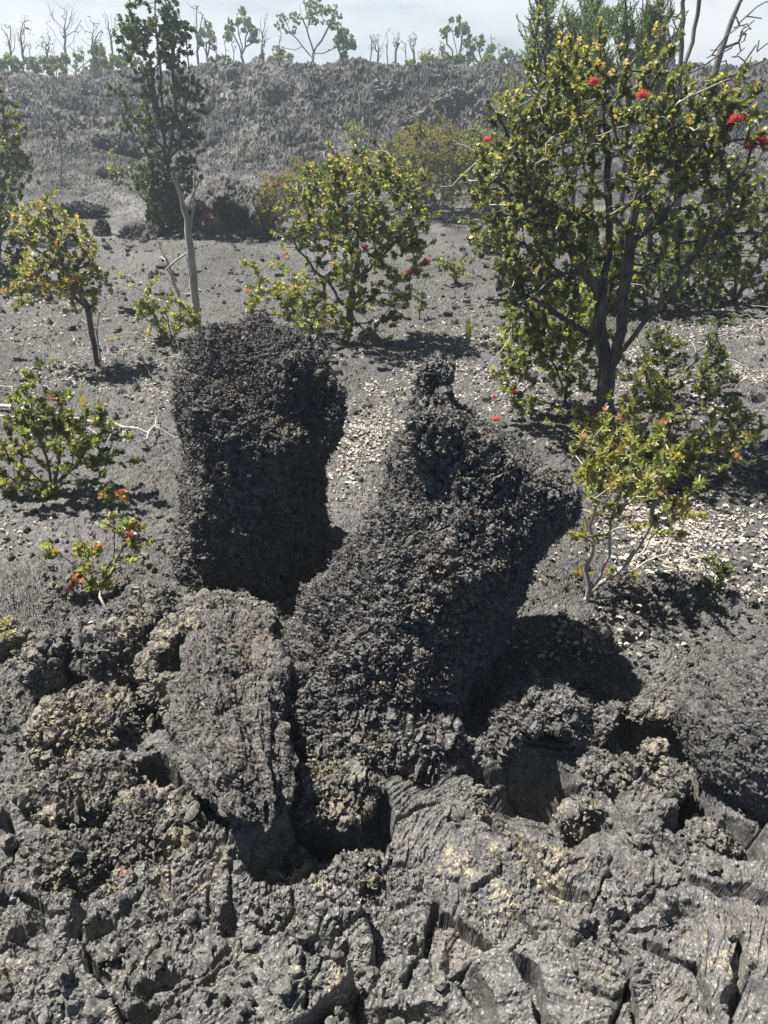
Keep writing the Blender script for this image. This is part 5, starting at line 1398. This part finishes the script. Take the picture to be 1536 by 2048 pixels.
def fallen(label, pts_px, nt_, spread_px, seed, rb=0.012, mat=None, lift=0.02, rt_=0.0018):
    r = np.random.default_rng(seed)
    P = [gp(*p) + np.array([0, 0, lift]) for p in pts_px]
    tips = []
    for k in range(nt_):
        a = pts_px[r.integers(0, len(pts_px))]
        g = gp(a[0] + r.normal(0, spread_px[0]), a[1] + r.normal(0, spread_px[1]))
        tips.append(g + np.array([0, 0, abs(r.normal(0.03, 0.03))]))
    pos, par, ends = skeleton([P], np.array(tips), 0.05, r, 0.18, 0.0)
    rad, w = limb_radii(pos, par, ends, rt_, rb, 0.6)
    tv, tf = tubes(pos, par, rad, w, 6); g = P[0]
    o = link("fallen_branch", mesh_np("fallen_branch", tv - g, [tf], mat or M_DEAD), loc=tuple(g))
    tag(o, label, "fallen branch", "fallen bleached branches")
fallen("tangle of fine bleached twigs on the ground left of the left pillar's top", [(330, 690), (270, 705), (215, 720)], 70, (45, 16), 131, rb=0.006)
fallen("second tangle of pale twigs spreading below the leaning sapling", [(345, 720), (290, 735), (250, 750)], 45, (40, 14), 132, rb=0.005)
fallen("long bleached branch lying behind the left shrub", [(-20, 820), (60, 835), (150, 850), (230, 862), (300, 875)], 30, (50, 16), 133, rb=0.014)
fallen("thinner bleached branch lying parallel in front of the long one", [(-20, 845), (70, 852), (150, 870), (250, 885)], 16, (40, 12), 134, rb=0.009)
fallen("brushy pile of bleached twigs at the left edge", [(-20, 780), (20, 790), (60, 800)], 45, (35, 18), 135, rb=0.006)
fallen("small bare twig standing out of the ground beside the left pillar", [(290, 905), (312, 870), (316, 845)], 5, (15, 12), 136, rb=0.006, lift=0.05)
fallen("single pale stick on the flat right of the leaning sapling", [(208, 645), (225, 646), (243, 642)], 0 + 1, (8, 3), 137, rb=0.012)
fallen("pale stick lying behind the forked dead tree's base", [(370, 595), (405, 590), (445, 586)], 2, (20, 4), 138, rb=0.012)
fallen("thin twigs trailing over the litter at the right edge", [(1540, 640), (1500, 660), (1440, 680), (1400, 700)], 40, (50, 25), 139, rb=0.006)
fallen("small forked pale twig by the clinker mound at left", [(165, 1275), (185, 1262), (222, 1252)], 3, (15, 10), 140, rb=0.007)
fallen("pale twigs lying by the leggy shrub's foot", [(1330, 1130), (1290, 1150), (1240, 1165)], 8, (30, 14), 141, rb=0.005)

def lichen(label, px, py, rpx, seed):
    r = np.random.default_rng(seed); g = gp(px, py); s = rpx * mpp(g[1], g[2]); n = 160
    p = np.clip(r.normal(0, 0.34, (n, 3)), -0.7, 0.7) * [s, s * 1.3, 0]; p[:, 2] = ground_z(g[0] + p[:, 0], g[1] + p[:, 1]) - g[2] + 0.01
    d = r.normal(0, 1, (n, 3)); d[:, 2] = np.abs(d[:, 2]); d /= np.linalg.norm(d, axis=1, keepdims=True)
    V, f3, f4, C = leaves(p, d, r, 4, 0.014, LEAF_NEEDLE, [(0.46, 0.45, 0.25), (0.52, 0.50, 0.33)], [1, 1], (0.3, 1.2), 0.01)
    o = link("lichen_tuft", mesh_np("lichen_tuft", V, [f3, f4], M_LICHEN, color=C), loc=tuple(g)); tag(o, label, "lichen", "pale yellow lichen tufts")
lichen("pale yellow lichen tuft just right of the leaning sapling's trunk", 225, 682, 22, 1)
lichen("pale yellow lichen tuft left of the leaning sapling's foot", 110, 728, 13, 2)
lichen("pale yellow lichen tuft left of the green shrub at the forked tree", 292, 676, 12, 3)
lichen("pale lichen clump on the gravel at the far left beside the clinker mound", 25, 1297, 16, 4)
lichen("pale lichen patch on the gravel at the left edge above the clump", 15, 1255, 16, 5)
lichen("pale lichen patch among the ferns left of the right tree", 1000, 668, 14, 6)
lichen("pale lichen patch on the open path near the pink tipped plant", 940, 556, 16, 7)

# ------------------------------------------------------------------ haze
HAZE = 0.0060
if HAZE:
    m = bpy.data.materials.new("haze"); m.use_nodes = True; t = m.node_tree
    t.nodes.clear()
    o_ = t.nodes.new('ShaderNodeOutputMaterial'); v_ = t.nodes.new('ShaderNodeVolumePrincipled')
    v_.inputs['Color'].default_value = (0.80, 0.90, 1.0, 1); v_.inputs['Density'].default_value = HAZE; v_.inputs['Anisotropy'].default_value = 0.45
    t.links.new(v_.outputs[0], o_.inputs['Volume'])
    x0, x1, y0, y1, z0, z1 = -800, 800, -5, 450, -3, 9
    V = np.array([[x, y, z] for z in (z0, z1) for y in (y0, y1) for x in (x0, x1)], float)
    F = np.array([[0, 2, 3, 1], [4, 5, 7, 6], [0, 1, 5, 4], [2, 6, 7, 3], [0, 4, 6, 2], [1, 3, 7, 5]])
    o = link("haze", mesh_np("haze", V, [F], m, smooth=False)); tag(o, "thin pale volcanic haze", "haze", kind="stuff")
